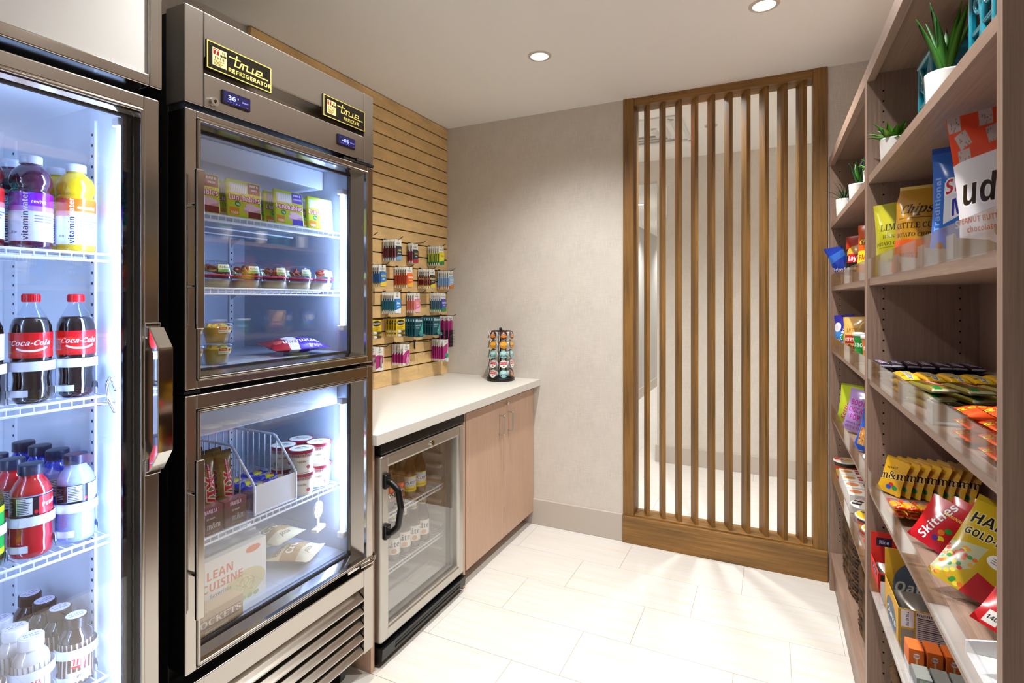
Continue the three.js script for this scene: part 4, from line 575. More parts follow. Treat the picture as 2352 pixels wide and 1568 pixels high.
[[-1.43, -1.885, 'front left'], [-1.43, -1.955, 'front middle'], [-1.43, -2.025, 'front right'], [-1.5, -1.84, 'rear left'], [-1.5, -1.915, 'rear middle'], [-1.43, -1.812, 'leftmost, behind the handle']].forEach(([x, z, s]) => stock(liteB, `white labelled beer bottle, ${s}, on the lower small fridge shelf`, 'bottle', [x, 0.2825, z], -0.85, 'white labelled beers'));
// ---------------------------------------------------------------- coffee pod carousel
{
  const cx = -1.468, cz = -2.884, Y = 0.886, face = Math.atan2(1.468, 2.884), RW = 0.0014;
  const t = thing('pod_carousel', 'black wire coffee pod carousel standing on the white counter', 'pod holder', [cx, Y, cz], face);
  part('base', lathe([[0, 0.001], [0.080, 0.001], [0.084, 0.004], [0.084, 0.016], [0.080, 0.020], [0.06, 0.021], [0, 0.021]], 40), BLACK, t, 'round black base');
  part('pole', rod([0, 0.02, 0], [0, 0.297, 0], 0.004, 10), BLACKM, t); part('knob', new THREE.SphereGeometry(0.0095, 16, 12).translate(0, 0.307, 0), BLACK, t);
  part('top_ring', M([new THREE.TorusGeometry(0.056, 0.0025, 6, 40).rotateX(HP).translate(0, 0.295, 0), rod([-0.056, 0.295, 0], [0.056, 0.295, 0], 0.0018), rod([0, 0.295, -0.056], [0, 0.295, 0.056], 0.0018)]), BLACKM, t);
  const P1 = [['#5a2a2c', '#d8842a'], ['#c8801e', '#e8b04a'], ['#7fbfb8', '#dfeeea'], ['#f0eeec', '#d02a34']];
  const lids = P1.map(([a, b], i) => cell(72, 72, (g, w, h) => { R(g, 0, 0, w, h, i === 3 ? '#f0eeec' : a); if (i === 0) { E(g, 36, 24, 28, 12, b); E(g, 36, 52, 10, 8, '#d8c8c0'); T(g, 'coffee', 36, 38, 14, '#e8d8cc'); } if (i === 1) { E(g, 36, 40, 28, 20, b); T(g, 'caramel', 36, 24, 13, '#5a3210'); } if (i === 2) { R(g, 8, 16, 56, 14, '#3c5674'); T(g, 'decaf', 36, 23, 13, '#fff'); E(g, 36, 50, 24, 14, '#bfe2dc'); } if (i === 3) { R(g, 4, 32, 64, 22, b); T(g, 'breakfast', 36, 43, 13, '#fff'); E(g, 36, 18, 8, 6, '#8a8478'); } }));
  const mk = (k) => { const q = new THREE.Group(); q.name = 'coffee_pod'; part('cup', lathe([[0.0145, -0.034], [0.016, -0.034], [0.0205, -0.004], [0.0242, -0.0025], [0.0242, 0]], 24), WHITEP, q); part('lid', onCell(planar(cyl(0.0236, 0.0236, 0.0008, 24).translate(0, 0.0004, 0), 'x', 'z'), k), ink(k, 'gloss'), q); part('floor', cyl(0.0148, 0.0148, 0.001, 18).translate(0, -0.0335, 0), WHITEP, q); return q; };
  const protos = lids.map(mk), tiers = ['top', 'second', 'third', 'fourth', 'bottom'], colour = ['brown', 'amber', 'teal', 'red banded'];
  for (let k = 0; k < 5; k++) for (let c = 0; c < 7; c++) {
    const a = 0.24 + c * 2 * PI / 7, y = 0.275 - k * 0.0572, tl = 0.17, R0 = 0.074, dir = V(Math.sin(a) * Math.cos(tl), Math.sin(tl), Math.cos(a) * Math.cos(tl)), pos = V(Math.sin(a) * R0, y, Math.cos(a) * R0);
    const qd = new THREE.Quaternion().setFromUnitVectors(V(0, 1, 0), dir);
    const loop = new THREE.TorusGeometry(0.0228, RW, 5, 24).rotateX(HP); loop.applyQuaternion(qd); loop.translate(pos.x - dir.x * 0.0045, pos.y - dir.y * 0.0045, pos.z - dir.z * 0.0045); part('pod_ring', loop, BLACKM, t);
    const kind = k < 4 ? [0, 1, 2, 3][k] : [2, 0, 1, 3, 1, 2, 3][c], idx = c;
    const where = { 0: 'centre', 1: 'right', 6: 'left', 5: 'far left edge' }[c] || { 2: 'rear right', 3: 'rear, right of middle', 4: 'rear, left of middle' }[c];
    const q = protos[kind].clone(); q.name = numbered('coffee_pod'); scene.add(q);
    const yaw = new THREE.Quaternion().setFromAxisAngle(V(0, 1, 0), face); const wp = pos.clone().applyQuaternion(yaw);
    q.position.set(cx + wp.x, Y + wp.y, cz + wp.z);
    // lid upright: local z of the lid points down the tilted face
    const n = dir.clone().applyQuaternion(yaw), up = V(0, 1, 0), xr = up.clone().cross(n).normalize(), zz = xr.clone().cross(n).normalize(); q.quaternion.setFromRotationMatrix(new THREE.Matrix4().makeBasis(xr, n, zz));
    tag(q, `white coffee pod with ${colour[kind]} lid, ${where} of the ${tiers[k]} carousel tier`, 'coffee pod', 'coffee pods in the carousel');
  }
  for (let c = 0; c < 7; c++) { const a = 0.24 + (c + 0.5) * 2 * PI / 7; part('upright_wire', rod([Math.sin(a) * 0.052, 0.02, Math.cos(a) * 0.052], [Math.sin(a) * 0.052, 0.296, Math.cos(a) * 0.052], RW), BLACKM, t); }
}
// ---------------------------------------------------------------- hooks and carded goods on the slatwall
const medCard = (top, brand, bc, box, bx2, txt) => cell(120, 208, (g, w, h) => { R(g, 0, 0, w, h, '#ebe8df'); T(g, brand, 60, 40, 22, '#1c1c22', { f: 'serif' }); E(g, 60, 14, 9, 6, '#8a8478'); R(g, 0, 84, 12, 96, top); R(g, 14, 62, 100, 128, box); T(g, brand, 64, 96, 26, bc); T(g, txt, 64, 124, 12, '#fff'); P(g, [[14, 190], [14, 160], [114, 140], [114, 190]], bx2); lines(g, 20, 200, 80, 1, 4, '#777'); });
const D = {
  adv1: medCard('#a01c28', 'Advil', '#e8d81e', '#2c3446', '#7fa8c8', 'liqui-gels'), adv2: medCard('#a01c28', 'Advil', '#e8d81e', '#2c3446', '#b02a3a', 'tablets'), adv3: medCard('#146a3c', 'Advil', '#c03020', '#e6dc2a', '#2a8a4a', 'allergy'),
  aleve: medCard('#1a5aa8', 'ALEVE', '#f4d41e', '#2f78b8', '#f0c83a', 'caplets'), cit: medCard('#a01c28', 'Motrin', '#ffffff', '#ee6a1e', '#f4b43a', 'ibuprofen'), tyl: medCard('#a01c28', 'Excedrin', '#e8dc9a', '#3a3020', '#d8c43a', 'migraine'), oral: medCard('#6a9ad0', 'NyQuil', '#e6eefa', '#9fc0e0', '#d87a1e', 'cold & flu'),
  alka: medCard('#146a3c', 'Alka', '#ffffff', '#2f86d0', '#e8f0f4', 'seltzer'), pink: medCard('#d87a1e', 'Pepto', '#e8d41e', '#e888a8', '#f4c0cc', 'bismol'), clar: medCard('#146a3c', 'Claritin', '#ffffff', '#4a52b0', '#2a8a4a', '24 hour'),
};
const chap = cell(160, 200, (g, w, h) => { R(g, 0, 0, w, h, '#e2bf14'); E(g, 80, 42, 70, 28, '#14130e'); T(g, 'ChapStick', 80, 42, 26, '#f4f0e4', { skew: -0.15 }); lines(g, 14, 84, 130, 3, 10, '#8a7410', 2, 4); });
const blis = cell(160, 200, (g, w, h) => { R(g, 0, 0, w, h, '#10505e'); P(g, [[160, 40], [160, 200], [70, 200], [120, 120]], '#3aa8a0'); T(g, 'Blistex', 82, 32, 38, '#e6f4f4', {}); T(g, 'MEDICATED', 70, 84, 17, '#d6ecec'); T(g, 'lip balm', 60, 108, 16, '#9fd0d0', { w: '' }); E(g, 116, 150, 8, 6, '#d8d42a'); });
const nail = cell(120, 240, (g, w, h) => { R(g, 0, 0, w, h, '#e9e6e0'); P(g, [[0, 90], [30, 80], [110, 90], [112, 160], [60, 200], [0, 220]], '#b02a7a'); T(g, 'Nail', 60, 30, 20, '#333'); T(g, 'Clipper', 60, 52, 18, '#333'); E(g, 60, 10, 8, 5, '#999'); });
const pinkC = cell(120, 220, (g, w, h) => { R(g, 0, 0, w, h, '#e9e6e0'); P(g, [[0, 110], [60, 70], [116, 60], [116, 170], [40, 200], [0, 190]], '#b8307e'); T(g, 'Clear', 60, 30, 20, '#333', { f: 'serif' }); T(g, 'Spray', 60, 52, 20, '#333', { f: 'serif' }); E(g, 60, 10, 8, 5, '#999'); });
const lensC = cell(120, 220, (g, w, h) => { R(g, 0, 0, w, h, '#e9e6e0'); P(g, [[0, 80], [110, 40], [112, 110], [70, 200], [0, 210]], '#b8307e'); T(g, 'Lens', 60, 24, 20, '#333'); });
const brushC = cell(96, 256, (g, w, h) => { R(g, 0, 0, w, h, '#a8307a'); R(g, 0, 0, w, 40, '#e6e2dc'); T(g, 'Brush', 48, 22, 22, '#333'); });
function hangCard(k, w, h, extra, finish) { // hangs from its eye at the origin, faces +z
  const t = new THREE.Group(); t.name = 'hanging_card'; t.userData.ext = extra;
  part('backing_card', onCell(planar(rb(-w / 2, w / 2, -h + 0.008, 0.008, -0.0012, 0.0008, 0.0005)), k), ink(k), t);
  if (extra === 'box') part('pill_box', onCell((() => { const g = planar(rb(-w * 0.38, w * 0.44, -h * 0.9, -h * 0.27, 0.0005, 0.0085, 0.0015)); const uv = g.attributes.uv; for (let i = 0; i < uv.count; i++) uv.setXY(i, 0.117 + uv.getX(i) * 0.83, 0.087 + uv.getY(i) * 0.615); return g; })(), k), ink(k, 'gloss'), t);
  if (extra === 'sticks') part('balm_stick', [0.062, 0.084].map((y) => M([cyl(0.0065, 0.0065, w * 0.5, 12).rotateZ(HP).translate(w * 0.1, -y, 0.006)])), col('balm tube', 0x3c3a38, 0.3), t), part('stick_cap', [0.062, 0.084].map((y) => cyl(0.0068, 0.0068, w * 0.3, 12).rotateZ(HP).translate(-w * 0.28, -y, 0.006)), WHITEP, t);
  if (extra === 'tube') part('balm_box', onCell(planar(rb(-w * 0.1, w * 0.56, -h * 0.98, -h * 0.82, 0, 0.012, 0.001)), k), ink(k, 'gloss'), t);
  if (extra === 'clip') part('nail_clipper', M([extr([[-0.005, 0], [0.005, 0], [0.006, 0.05], [0.002, 0.06], [-0.002, 0.06], [-0.006, 0.05]], 0.004, 0.0005).translate(0.006, -h * 0.82, 0.001), cyl(0.004, 0.004, 0.005, 10).rotateX(HP).translate(0.006, -h * 0.45, 0.004)]), CHROME, t);
  if (extra === 'bottle') part('spray_bottle', lathe([[0, 0], [0.011, 0], [0.012, 0.02], [0.010, 0.036], [0.005, 0.042], [0.005, 0.052], [0, 0.053]], 14).scale(1, 1, 0.5).translate(0.004, -h * 0.86, 0.006), col('pink plastic', 0xd890b8, 0.3), t);
  if (extra === 'lens') part('lens_case', M([cyl(0.014, 0.014, 0.008, 18).rotateX(HP).translate(0.010, -h * 0.72, 0.004)]), col('green case', 0x2aa88a, 0.4), t), part('lens_case', cyl(0.014, 0.014, 0.008, 18).rotateX(HP).translate(0.012, -h * 0.93, 0.004), WHITEP, t);
  if (extra === 'brush') { part('brush_head', rb(-0.016, 0.016, -h * 0.95, -h * 0.4, 0.002, 0.010, 0.004), col('brush rubber', 0x1c1618, 0.5), t); const g = []; for (let i = 0; i < 11; i++) for (let j = -1; j <= 1; j++) g.push(rod([j * 0.009, -h * 0.42 - i * h * 0.05, 0.009], [j * 0.012, -h * 0.42 - i * h * 0.05, 0.022], 0.0008, 4)); stuff('bristles', M(g), col('brush rubber', 0x1c1618, 0.5), t); part('brush_handle', rb(-0.007, 0.007, -h * 0.42, -h * 0.08, 0.002, 0.009, 0.003), col('magenta handle', 0xb0307a, 0.35), t); }
  delete t.userData.ext; return t;
}
const HOOKG = M([rb(-0.006, 0.006, -0.045, 0.006, 0.001, 0.005, 0.001), tube([[0, 0.002, 0.003], [0, 0.002, 0.06], [0, 0.002, 0.100], [0, 0.006, 0.108], [0, 0.014, 0.122]], 0.0022, 20, 8)]);
function peg(row, z, o) {
  const y = G0 - row * GP - 0.002;
  const h = thing('wall_hook', `black slatwall hook ${o.hook}`, 'hook', [SLATX + 0.002, y, z], HP, 'black slatwall hooks'); part('hook_plate', M([rb(-0.009, 0.009, -0.004, 0.010, 0.0005, 0.006, 0.001)]), BLACK, h); part('hook_arm', HOOKG, BLACK, h);
  if (!o.n) return; const proto = hangCard(o.k, o.w, o.h, o.x);
  const last = 0.024 + (o.n - 1) * o.s;
  for (let i = 0; i < o.n; i++) { const d = 0.012 + (o.n - 1 - i) * o.s; stock(proto, `${i ? ORD[i] + ' ' + o.what + ' back' : 'frontmost ' + o.what}, ${o.where}`, o.cat || 'carded product', [SLATX + 0.002 + d, y - 0.0075, z + (i % 2 ? 0.0012 : 0)], HP, o.what + 's ' + o.where); }
}
const A6 = { w: 0.058, h: 0.118, x: 'box' };
peg(10, -2.175, { ...A6, k: D.adv3, n: 4, s: 0.016, what: 'green pain relief card', where: 'top row, at the steel refrigerator', hook: 'at the left end of the top card row' });
peg(10, -2.385, { ...A6, k: D.adv1, n: 6, s: 0.0155, what: 'navy and blue pain relief card', where: 'top row, left hook', hook: 'second along the top card row' });
peg(10, -2.605, { ...A6, k: D.adv2, n: 3, s: 0.015, what: 'navy and red pain relief card', where: 'top row, middle hook', hook: 'third along the top card row' });
peg(10, -2.812, { ...A6, k: D.adv3, n: 6, s: 0.0155, what: 'green and yellow allergy card', where: 'top row, right hook', hook: 'at the right end of the top card row' });
peg(12, -2.27, { ...A6, k: D.aleve, n: 5, s: 0.0155, what: 'blue and yellow caplet card', where: 'second row, left hook', hook: 'at the left end of the second card row' });
peg(12, -2.487, { ...A6, k: D.cit, n: 6, s: 0.0155, what: 'orange medicine card', where: 'second row', hook: 'second along the second card row' });
peg(12, -2.712, { ...A6, k: D.tyl, n: 6, s: 0.0155, what: 'black and yellow medicine card', where: 'second row', hook: 'third along the second card row' });
peg(12, -2.922, { ...A6, k: D.oral, n: 6, s: 0.0155, what: 'pale blue and orange medicine card', where: 'second row, by the corner', hook: 'at the corner end of the second card row' });
peg(14, -2.375, { ...A6, k: D.alka, n: 6, s: 0.0155, what: 'bright blue medicine card', where: 'third row, left hook', hook: 'at the left end of the third card row' });
peg(14, -2.6, { ...A6, k: D.pink, n: 4, s: 0.0155, what: 'pink medicine card', where: 'third row, middle hook', hook: 'in the middle of the third card row' });
peg(14, -2.842, { ...A6, k: D.clar, n: 6, s: 0.0145, what: 'purple allergy card', where: 'third row, right hook', hook: 'at the right end of the third card row' });
peg(16, -2.235, { k: chap, w: 0.078, h: 0.102, x: 'sticks', n: 4, s: 0.018, what: 'yellow lip balm card', where: 'fourth row, left stack', hook: 'at the left end of the fourth card row' });
peg(16, -2.415, { k: chap, w: 0.078, h: 0.102, x: 'sticks', n: 5, s: 0.018, what: 'yellow lip balm card', where: 'fourth row, right stack', hook: 'second along the fourth card row' });
peg(16, -2.585, { k: blis, w: 0.082, h: 0.108, x: 'tube', n: 5, s: 0.018, what: 'teal lip balm card', where: 'fourth row, left stack', hook: 'third along the fourth card row' });
peg(16, -2.77, { k: blis, w: 0.082, h: 0.108, x: 'tube', n: 5, s: 0.018, what: 'teal lip balm card', where: 'fourth row, right stack', hook: 'fourth along the fourth card row' });
peg(16, -2.94, { k: brushC, w: 0.05, h: 0.2, x: 'brush', n: 3, s: 0.032, what: 'magenta hairbrush card', where: 'fourth row, by the corner', hook: 'at the corner end of the fourth card row' });
peg(18, -2.265, { k: nail, w: 0.06, h: 0.128, x: 'clip', n: 2, s: 0.05, what: 'nail clipper card', where: 'bottom row, at the steel refrigerator', hook: 'at the left end of the bottom card row' });
peg(18, -2.463, { k: pinkC, w: 0.06, h: 0.118, x: 'bottle', n: 5, s: 0.0185, what: 'magenta spray card', where: 'bottom row', hook: 'second along the bottom card row' });
peg(18, -2.657, { n: 0, hook: 'empty, in the bottom card row' });
peg(18, -2.857, { k: lensC, w: 0.06, h: 0.128, x: 'lens', n: 6, s: 0.016, what: 'magenta lens case card', where: 'bottom row, right end', hook: 'at the right end of the bottom card row' });
// ---------------------------------------------------------------- snack shelving on the right
const SX = 0.25, SB = 0.505, SH = [1.727, 1.433, 1.147, 0.832, 0.56];
const EDGE = LAM;
function shelving(label, z0, z1, fill) { // z0 < z1 (far, near): outer faces
  const t = thing('shelving_unit', label, 'shelf unit');
  part('side_panel', [[z0, z0 + 0.02], [z1 - 0.02, z1]].map(([a, b], i) => metric(rb(SX, SB + 0.012, 0, 2.043, a, b, 0.001), 'y', i * 0.4, z0)), LAM, t);
  part('back_panel', metric(bx(SB, SB + 0.012, 0.1, 2.04, z0 + 0.02, z1 - 0.02), 'y', 0.1), LAM, t);
  part('top_board', metric(rb(SX, SB, 2.021, 2.043, z0 + 0.02, z1 - 0.02, 0.001), 'z', 0.3), LAM, t);
  part('top_rail', metric(rb(SX, SX + 0.02, 2.0, 2.022, z0 + 0.02, z1 - 0.02, 0.001), 'z', 0.7), LAM, t);
  SH.forEach((y, i) => { const s = part('shelf', metric(rb(SX + (i ? 0.006 : 0.004), SB, y - 0.0225, y, z0 + 0.0205, z1 - 0.0205, 0.0008), 'z', i * 0.23, i * 0.41), LAM, t);
    if (i) { part('shelf_fence', rb(SX + 0.0015, SX + 0.0045, y - 0.004, y + 0.054, z0 + 0.026, z1 - 0.03, 0.0008), ACRYL, s, 'clear acrylic shelf fence'); }
    part('shelf_pin', [z0 + 0.024, z1 - 0.024].map((z) => cyl(0.003, 0.003, 0.008, 8).rotateX(HP).translate(SX + 0.04, y - 0.026, z)), CHROME, s); });
  part('bottom_board', metric(rb(SX + 0.002, SB, 0.158, 0.18, z0 + 0.02, z1 - 0.02, 0.001), 'z', 0.9), LAM, t);
  part('plinth', metric(rb(SX + 0.02, SX + 0.036, 0, 0.158, z0 + 0.02, z1 - 0.02, 0.001), 'z', 0.2), LAM, t);
  const g = []; for (const z of [z0 + 0.0203, z1 - 0.0203]) for (const x of [SX + 0.04, SX + 0.214]) for (let y = 0.24; y < 1.98; y += 0.0298) g.push(cyl(0.0026, 0.0026, 0.001, 8).rotateX(HP).translate(x, y, z));
  stuff('pin_holes', M(g), col('pin hole', 0x100c0a, 0.9), t);
  return t;
}
const ZD = -1.868, ZN = -0.835, ZE = -2.95;
shelving('brown laminate snack shelving bay nearest the viewer', ZD, ZN); shelving('brown laminate snack shelving bay beside the wooden screen', ZE, ZD - 0.0005);
single('shelf_filler', 'narrow laminate filler strip between shelving and back wall', 'panel', metric(bx(SX + 0.003, SX + 0.02, 0, 2.043, ZB + 0.003, ZE - 0.0005)), LAM);
// white divider clips behind the fences
{ const g = M([rb(0, 0.09, 0, 0.004, -0.02, 0.02, 0.001), rb(0, 0.004, 0.003, 0.04, -0.02, 0.02, 0.001), extr([[0.004, 0.003], [0.09, 0.003], [0.05, 0.03], [0.004, 0.036]], 0.002).translate(0, 0, -0.001)]);
  const m = mat('frosted plastic', { color: 0xcfcac4, roughness: 0.4, transmission: 0.6, thickness: 0 }, true);
  [[1, -1.70, 'left end of the near chip shelf'], [1, -1.50, 'near chip shelf, between yellow and gold bags'], [1, -1.27, 'near chip shelf, before the blue bag'], [1, -1.08, 'near chip shelf, before the white bag'], [2, -1.45, 'candy bar shelf, before the yellow bars'], [2, -1.20, 'candy bar shelf, before the orange packs'], [1, -2.55, 'far chip shelf, before the black bag'], [1, -2.25, 'far chip shelf, before the orange bag'], [2, -2.6, 'far cookie shelf, far end'], [2, -2.2, 'far cookie shelf, before the tubs']].forEach(([s, z, w]) => single('shelf_divider', 'small frosted plastic divider at the ' + w, 'divider', g, m, [SX + 0.0075, SH[s] + 0.0005, z], 0, 'frosted shelf dividers'));
}
// ---------------------------------------------------------------- pots, plants and lanterns on the top shelf
const CERAM = col('white ceramic', 0xe8e4de, 0.3), SOIL = col('soil', 0x3a2c1e, 0.95);
function leafGeo(L, W, th, curl, n = 8) { // grows along +y, bends to +z
  const pos = [], idx = []; for (let i = 0; i <= n; i++) { const v = i / n, w = W * Math.pow(Math.sin(PI * Math.min(0.98, 0.18 + v * 0.82)), 0.8) * (1 - v * v * 0.35) * 0.5, a = curl * v, y = L * v * Math.cos(a * 0.6), z = L * v * Math.sin(a); for (const [dx, dz] of [[-w, th * 0.35], [0, -th * (1 - v)], [w, th * 0.35], [0, th * 0.5 * (1 - v)]]) pos.push(dx, y, z + dz); }
  for (let i = 0; i < n; i++) for (let j = 0; j < 4; j++) { const a = i * 4 + j, b = i * 4 + (j + 1) % 4; idx.push(a, a + 4, b, b, a + 4, b + 4); }
  const g = new THREE.BufferGeometry(); g.setAttribute('position', new THREE.Float32BufferAttribute(pos, 3)); g.setIndex(idx); g.computeVertexNormals(); g.setAttribute('uv', new THREE.Float32BufferAttribute(new Float32Array(pos.length / 3 * 2), 2)); return g.toNonIndexed();
}
const LEAF = [0x4f8a1e, 0x6fa62a, 0x3a7a22, 0x2c5c28, 0x1f4a24].map((c, i) => mat('leaf ' + i, { color: c, roughness: 0.5, side: THREE.DoubleSide }));
function plant(name, label, p, o) {
  const t = thing(name, label, 'potted plant', p), r = rng(o.seed);
  part('pot', lathe([[0, 0], [0.026, 0], [0.029, 0.004], [0.033, 0.078], [0.033, 0.081], [0.030, 0.081], [0.029, 0.07], [0, 0.07]], 28), CERAM, t, 'white ceramic pot'); part('soil', cyl(0.029, 0.029, 0.004, 20).translate(0, 0.072, 0), SOIL, t);
  for (let i = 0; i < o.n; i++) { const k = i / o.n, tilt = o.t0 + (o.t1 - o.t0) * (1 - k) + (r() - 0.5) * 0.15, L = o.L * (0.7 + 0.5 * r()), g = leafGeo(L, o.W, o.th, o.curl); const m = part('leaf', g, LEAF[o.m[Math.floor(r() * o.m.length)]], t); m.rotation.set(tilt, i * 2.399 + r() * 0.4, 0, 'YXZ'); m.position.y = 0.072; }
}
plant('succulent', 'broad leaved bright green succulent in white pot, near shelf top', [0.302, SH[0], -1.77], { n: 20, t0: 0.15, t1: 1.15, L: 0.062, W: 0.024, th: 0.007, curl: 0.25, m: [0, 1, 0], seed: 3 });
plant('aloe_plant', 'tall spiky aloe in white pot between the turquoise lanterns', [0.304, SH[0], -1.30], { n: 11, t0: 0.04, t1: 0.42, L: 0.125, W: 0.017, th: 0.008, curl: 0.12, m: [0, 3, 2], seed: 9 });
plant('grass_plant', 'fine dark grass tuft in white pot at the screen end', [0.288, SH[0], -2.74], { n: 46, t0: 0.05, t1: 0.95, L: 0.085, W: 0.0035, th: 0.0012, curl: 0.35, m: [3, 4, 3], seed: 5 });
plant('aloe_plant', 'spiky aloe in white pot on the far shelf top', [0.300, SH[0], -2.41], { n: 9, t0: 0.04, t1: 0.36, L: 0.09, W: 0.014, th: 0.007, curl: 0.1, m: [3, 2, 3], seed: 12 });
plant('succulent', 'light green rosette succulent beside the divider on the far shelf top', [0.315, SH[0], -2.17], { n: 16, t0: 0.1, t1: 1.0, L: 0.06, W: 0.014, th: 0.006, curl: 0.3, m: [1, 0, 1], seed: 15 });
const TURQ = mat('turquoise glaze', { color: 0x128296, roughness: 0.12, clearcoat: 1, clearcoatRoughness: 0.05 }, true);
function lantern(label, p, s = 0.062) {
  const t = thing('lantern', label, 'lantern', p, 0, 'turquoise lanterns'), H = 0.215, R0 = 0.0055;
  part('base', rb(-s, s, 0, 0.018, -s, s, 0.005, 2), TURQ, t); part('roof', rb(-s - 0.002, s + 0.002, H - 0.016, H, -s - 0.002, s + 0.002, 0.006, 2), TURQ, t);
  part('corner_post', [[-1, -1], [1, -1], [-1, 1], [1, 1]].map(([a, b]) => rb(a * (s - 0.012), a * s, 0.01, H - 0.008, b * (s - 0.012), b * s, 0.004, 2)), TURQ, t);
  part('ring_handle', new THREE.TorusGeometry(0.03, 0.007, 10, 28).scale(1, 0.55, 1).translate(0, H + 0.012, 0), TURQ, t); part('collar', lathe([[0, H], [0.04, H], [0.036, H + 0.014], [0, H + 0.016]], 28), TURQ, t);
  const sp = (x, y, r, d, up) => { const pts = []; for (let i = 0; i <= 18; i++) { const a = i / 18 * 2 * PI * 1.15, q = r * (1 - i / 26); pts.push([x + d * Math.cos(a) * q, y + up * Math.sin(a) * q, 0]); } return tube(pts, R0 * 0.8, 36, 6); };
  for (let k = 0; k < 4; k++) { const w = s - 0.012, g = M([sp(-w * 0.45, 0.06, 0.022, 1, 1), sp(w * 0.45, 0.06, 0.022, -1, 1), sp(-w * 0.45, 0.155, 0.022, 1, -1), sp(w * 0.45, 0.155, 0.022, -1, -1), tube([[-w, 0.02, 0], [-w * 0.2, 0.07, 0], [0, 0.11, 0], [-w * 0.2, 0.15, 0], [-w, 0.2, 0]], R0, 30, 6), tube([[w, 0.02, 0], [w * 0.2, 0.07, 0], [0, 0.11, 0], [w * 0.2, 0.15, 0], [w, 0.2, 0]], R0, 30, 6), tube([[-w, 0.108, 0], [0, 0.108, 0], [w, 0.108, 0]], R0 * 0.8, 8, 6)]).translate(0, 0, s - 0.006).rotateY(k * HP); part('scroll_panel', g, TURQ, t); }
}
lantern('turquoise glazed scrollwork lantern behind the spiky aloe, near shelf top', [0.385, SH[0], -1.555]);
lantern('turquoise glazed scrollwork lantern at the upright nearest the viewer', [0.378, SH[0], -1.155]);
lantern('turquoise glazed scrollwork lantern on the far shelf top', [0.395, SH[0], -2.60]);
// ---------------------------------------------------------------- chips on the second shelf
const bag = (name, label, cat, k, w, h, d, p, turn, o = {}, group, tilt = [0, 0]) => { const m = single(name, label, cat, onCell(bagGeo(w, h, d, o), k), ink(k, o.fin || 'gloss'), p, turn, group); m.rotation.order = 'YXZ'; m.rotation.x = tilt[0]; m.rotation.z = tilt[1]; m.updateMatrixWorld(true); const b = new THREE.Box3().setFromObject(m, true); m.position.y += p[1] + 0.001 - b.min.y; if (!o.out) m.position.x += Math.max(0, SX + 0.008 - b.min.x) - Math.max(0, b.max.x - SB + 0.003); return m; };
const chipY = cell(200, 320, (g, w, h) => { R(g, 0, 0, w, h, '#b8b020'); T(g, 'LIME', 100, 120, 40, '#3a3a10', { f: 'serif' }); T(g, 'BRAND', 100, 160, 20, '#3a3a10', { f: 'serif' }); T(g, 'POTATO CHIPS', 100, 190, 20, '#3a3a10', { f: 'serif', w: '' }); R(g, 40, 206, 120, 2, '#5a5a18'); T(g, 'FOR', 100, 262, 18, '#3a3a10', { w: '' }); T(g, '2.0', 100, 288, 26, '#3a3a10', { f: 'serif' }); });
const chipG = cell(200, 320, (g, w, h) => { R(g, 0, 0, w, h, '#b5811f'); R(g, 0, 0, w, 14, '#d8b860'); T(g, 'Chips', 100, 96, 46, '#241a08', { f: 'serif', skew: -0.3 }); R(g, 30, 128, 140, 2, '#3a2a0c'); T(g, 'KETTLE CUT', 100, 156, 28, '#241a08', { f: 'serif', w: '' }); T(g, 'POTATO CHIPS', 100, 188, 20, '#241a08', { f: 'serif', w: '' }); R(g, 0, 206, w, h, '#e2571a'); T(g, 'BUFFALO', 100, 262, 26, '#2a1408', { f: 'serif' }); T(g, 'style', 100, 290, 18, '#2a1408', { f: 'serif' }); });
const chipK = cell(200, 320, (g, w, h) => { R(g, 0, 0, w, h, '#6a5418'); R(g, 20, 120, 160, 120, '#8a2a1c'); T(g, 'BBQ', 100, 90, 40, '#e8d8a0', { f: 'serif' }); });
const chex = cell(224, 352, (g, w, h) => { R(g, 0, 0, w, h, '#2c6ccc'); R(g, 0, 0, w, 18, '#2450a0'); T(g, 'Traditional', 26, 170, 30, '#8ab4ee', { rot: -HP, w: '' }); P(g, [[50, 110], [214, 60], [214, 170], [50, 230]], '#e8eef4'); T(g, 'Snack', 130, 110, 56, '#d0202c', { line: '#fff', skew: -0.2, rot: -0.22 }); T(g, 'MIX', 136, 174, 66, '#2a30b0', { line: '#fff', skew: -0.2, rot: -0.22 }); T(g, 'SNACK', 140, 234, 30, '#e8f0fa', { w: '' }); T(g, 'MIX', 140, 264, 30, '#e8f0fa', { w: '' }); for (let i = 0; i < 12; i++) E(g, 40 + (i * 41) % 150, 290 + (i * 17) % 50, 14, 11, i % 3 ? '#b8863a' : '#8a5a24'); });
const puffs = cell(224, 352, (g, w, h) => { R(g, 0, 0, w, h, '#e4e0e2'); R(g, 0, 0, w, 120, '#d8401e'); const r = rng(4); for (let i = 0; i < 7; i++) { g.save(); g.translate(22 + (i % 3) * 84 + (i > 2 ? 20 : 0), 20 + Math.floor(i / 3) * 44); g.rotate(0.6 + r()); R(g, -20, -18, 40, 36, '#b8a49c'); for (let q = 0; q < 9; q++) R(g, -18 + r() * 34, -16 + r() * 30, 5, 3, '#8a7068'); g.restore(); } P(g, [[0, 120], [w, 96], [w, 130], [0, 150]], '#e4e0e2'); T(g, 'udes', 120, 190, 88, '#2a1c14', { skew: -0.2, line: '#f4f0ec', lw: 6 }); T(g, 'PEANUT BUTTER', 70, 256, 18, '#b84a2a'); T(g, 'chocolate', 70, 278, 18, '#b84a2a'); for (let i = 0; i < 6; i++) E(g, 120 + (i * 37) % 90, 290 + (i * 23) % 50, 18, 14, '#b89a78'); });
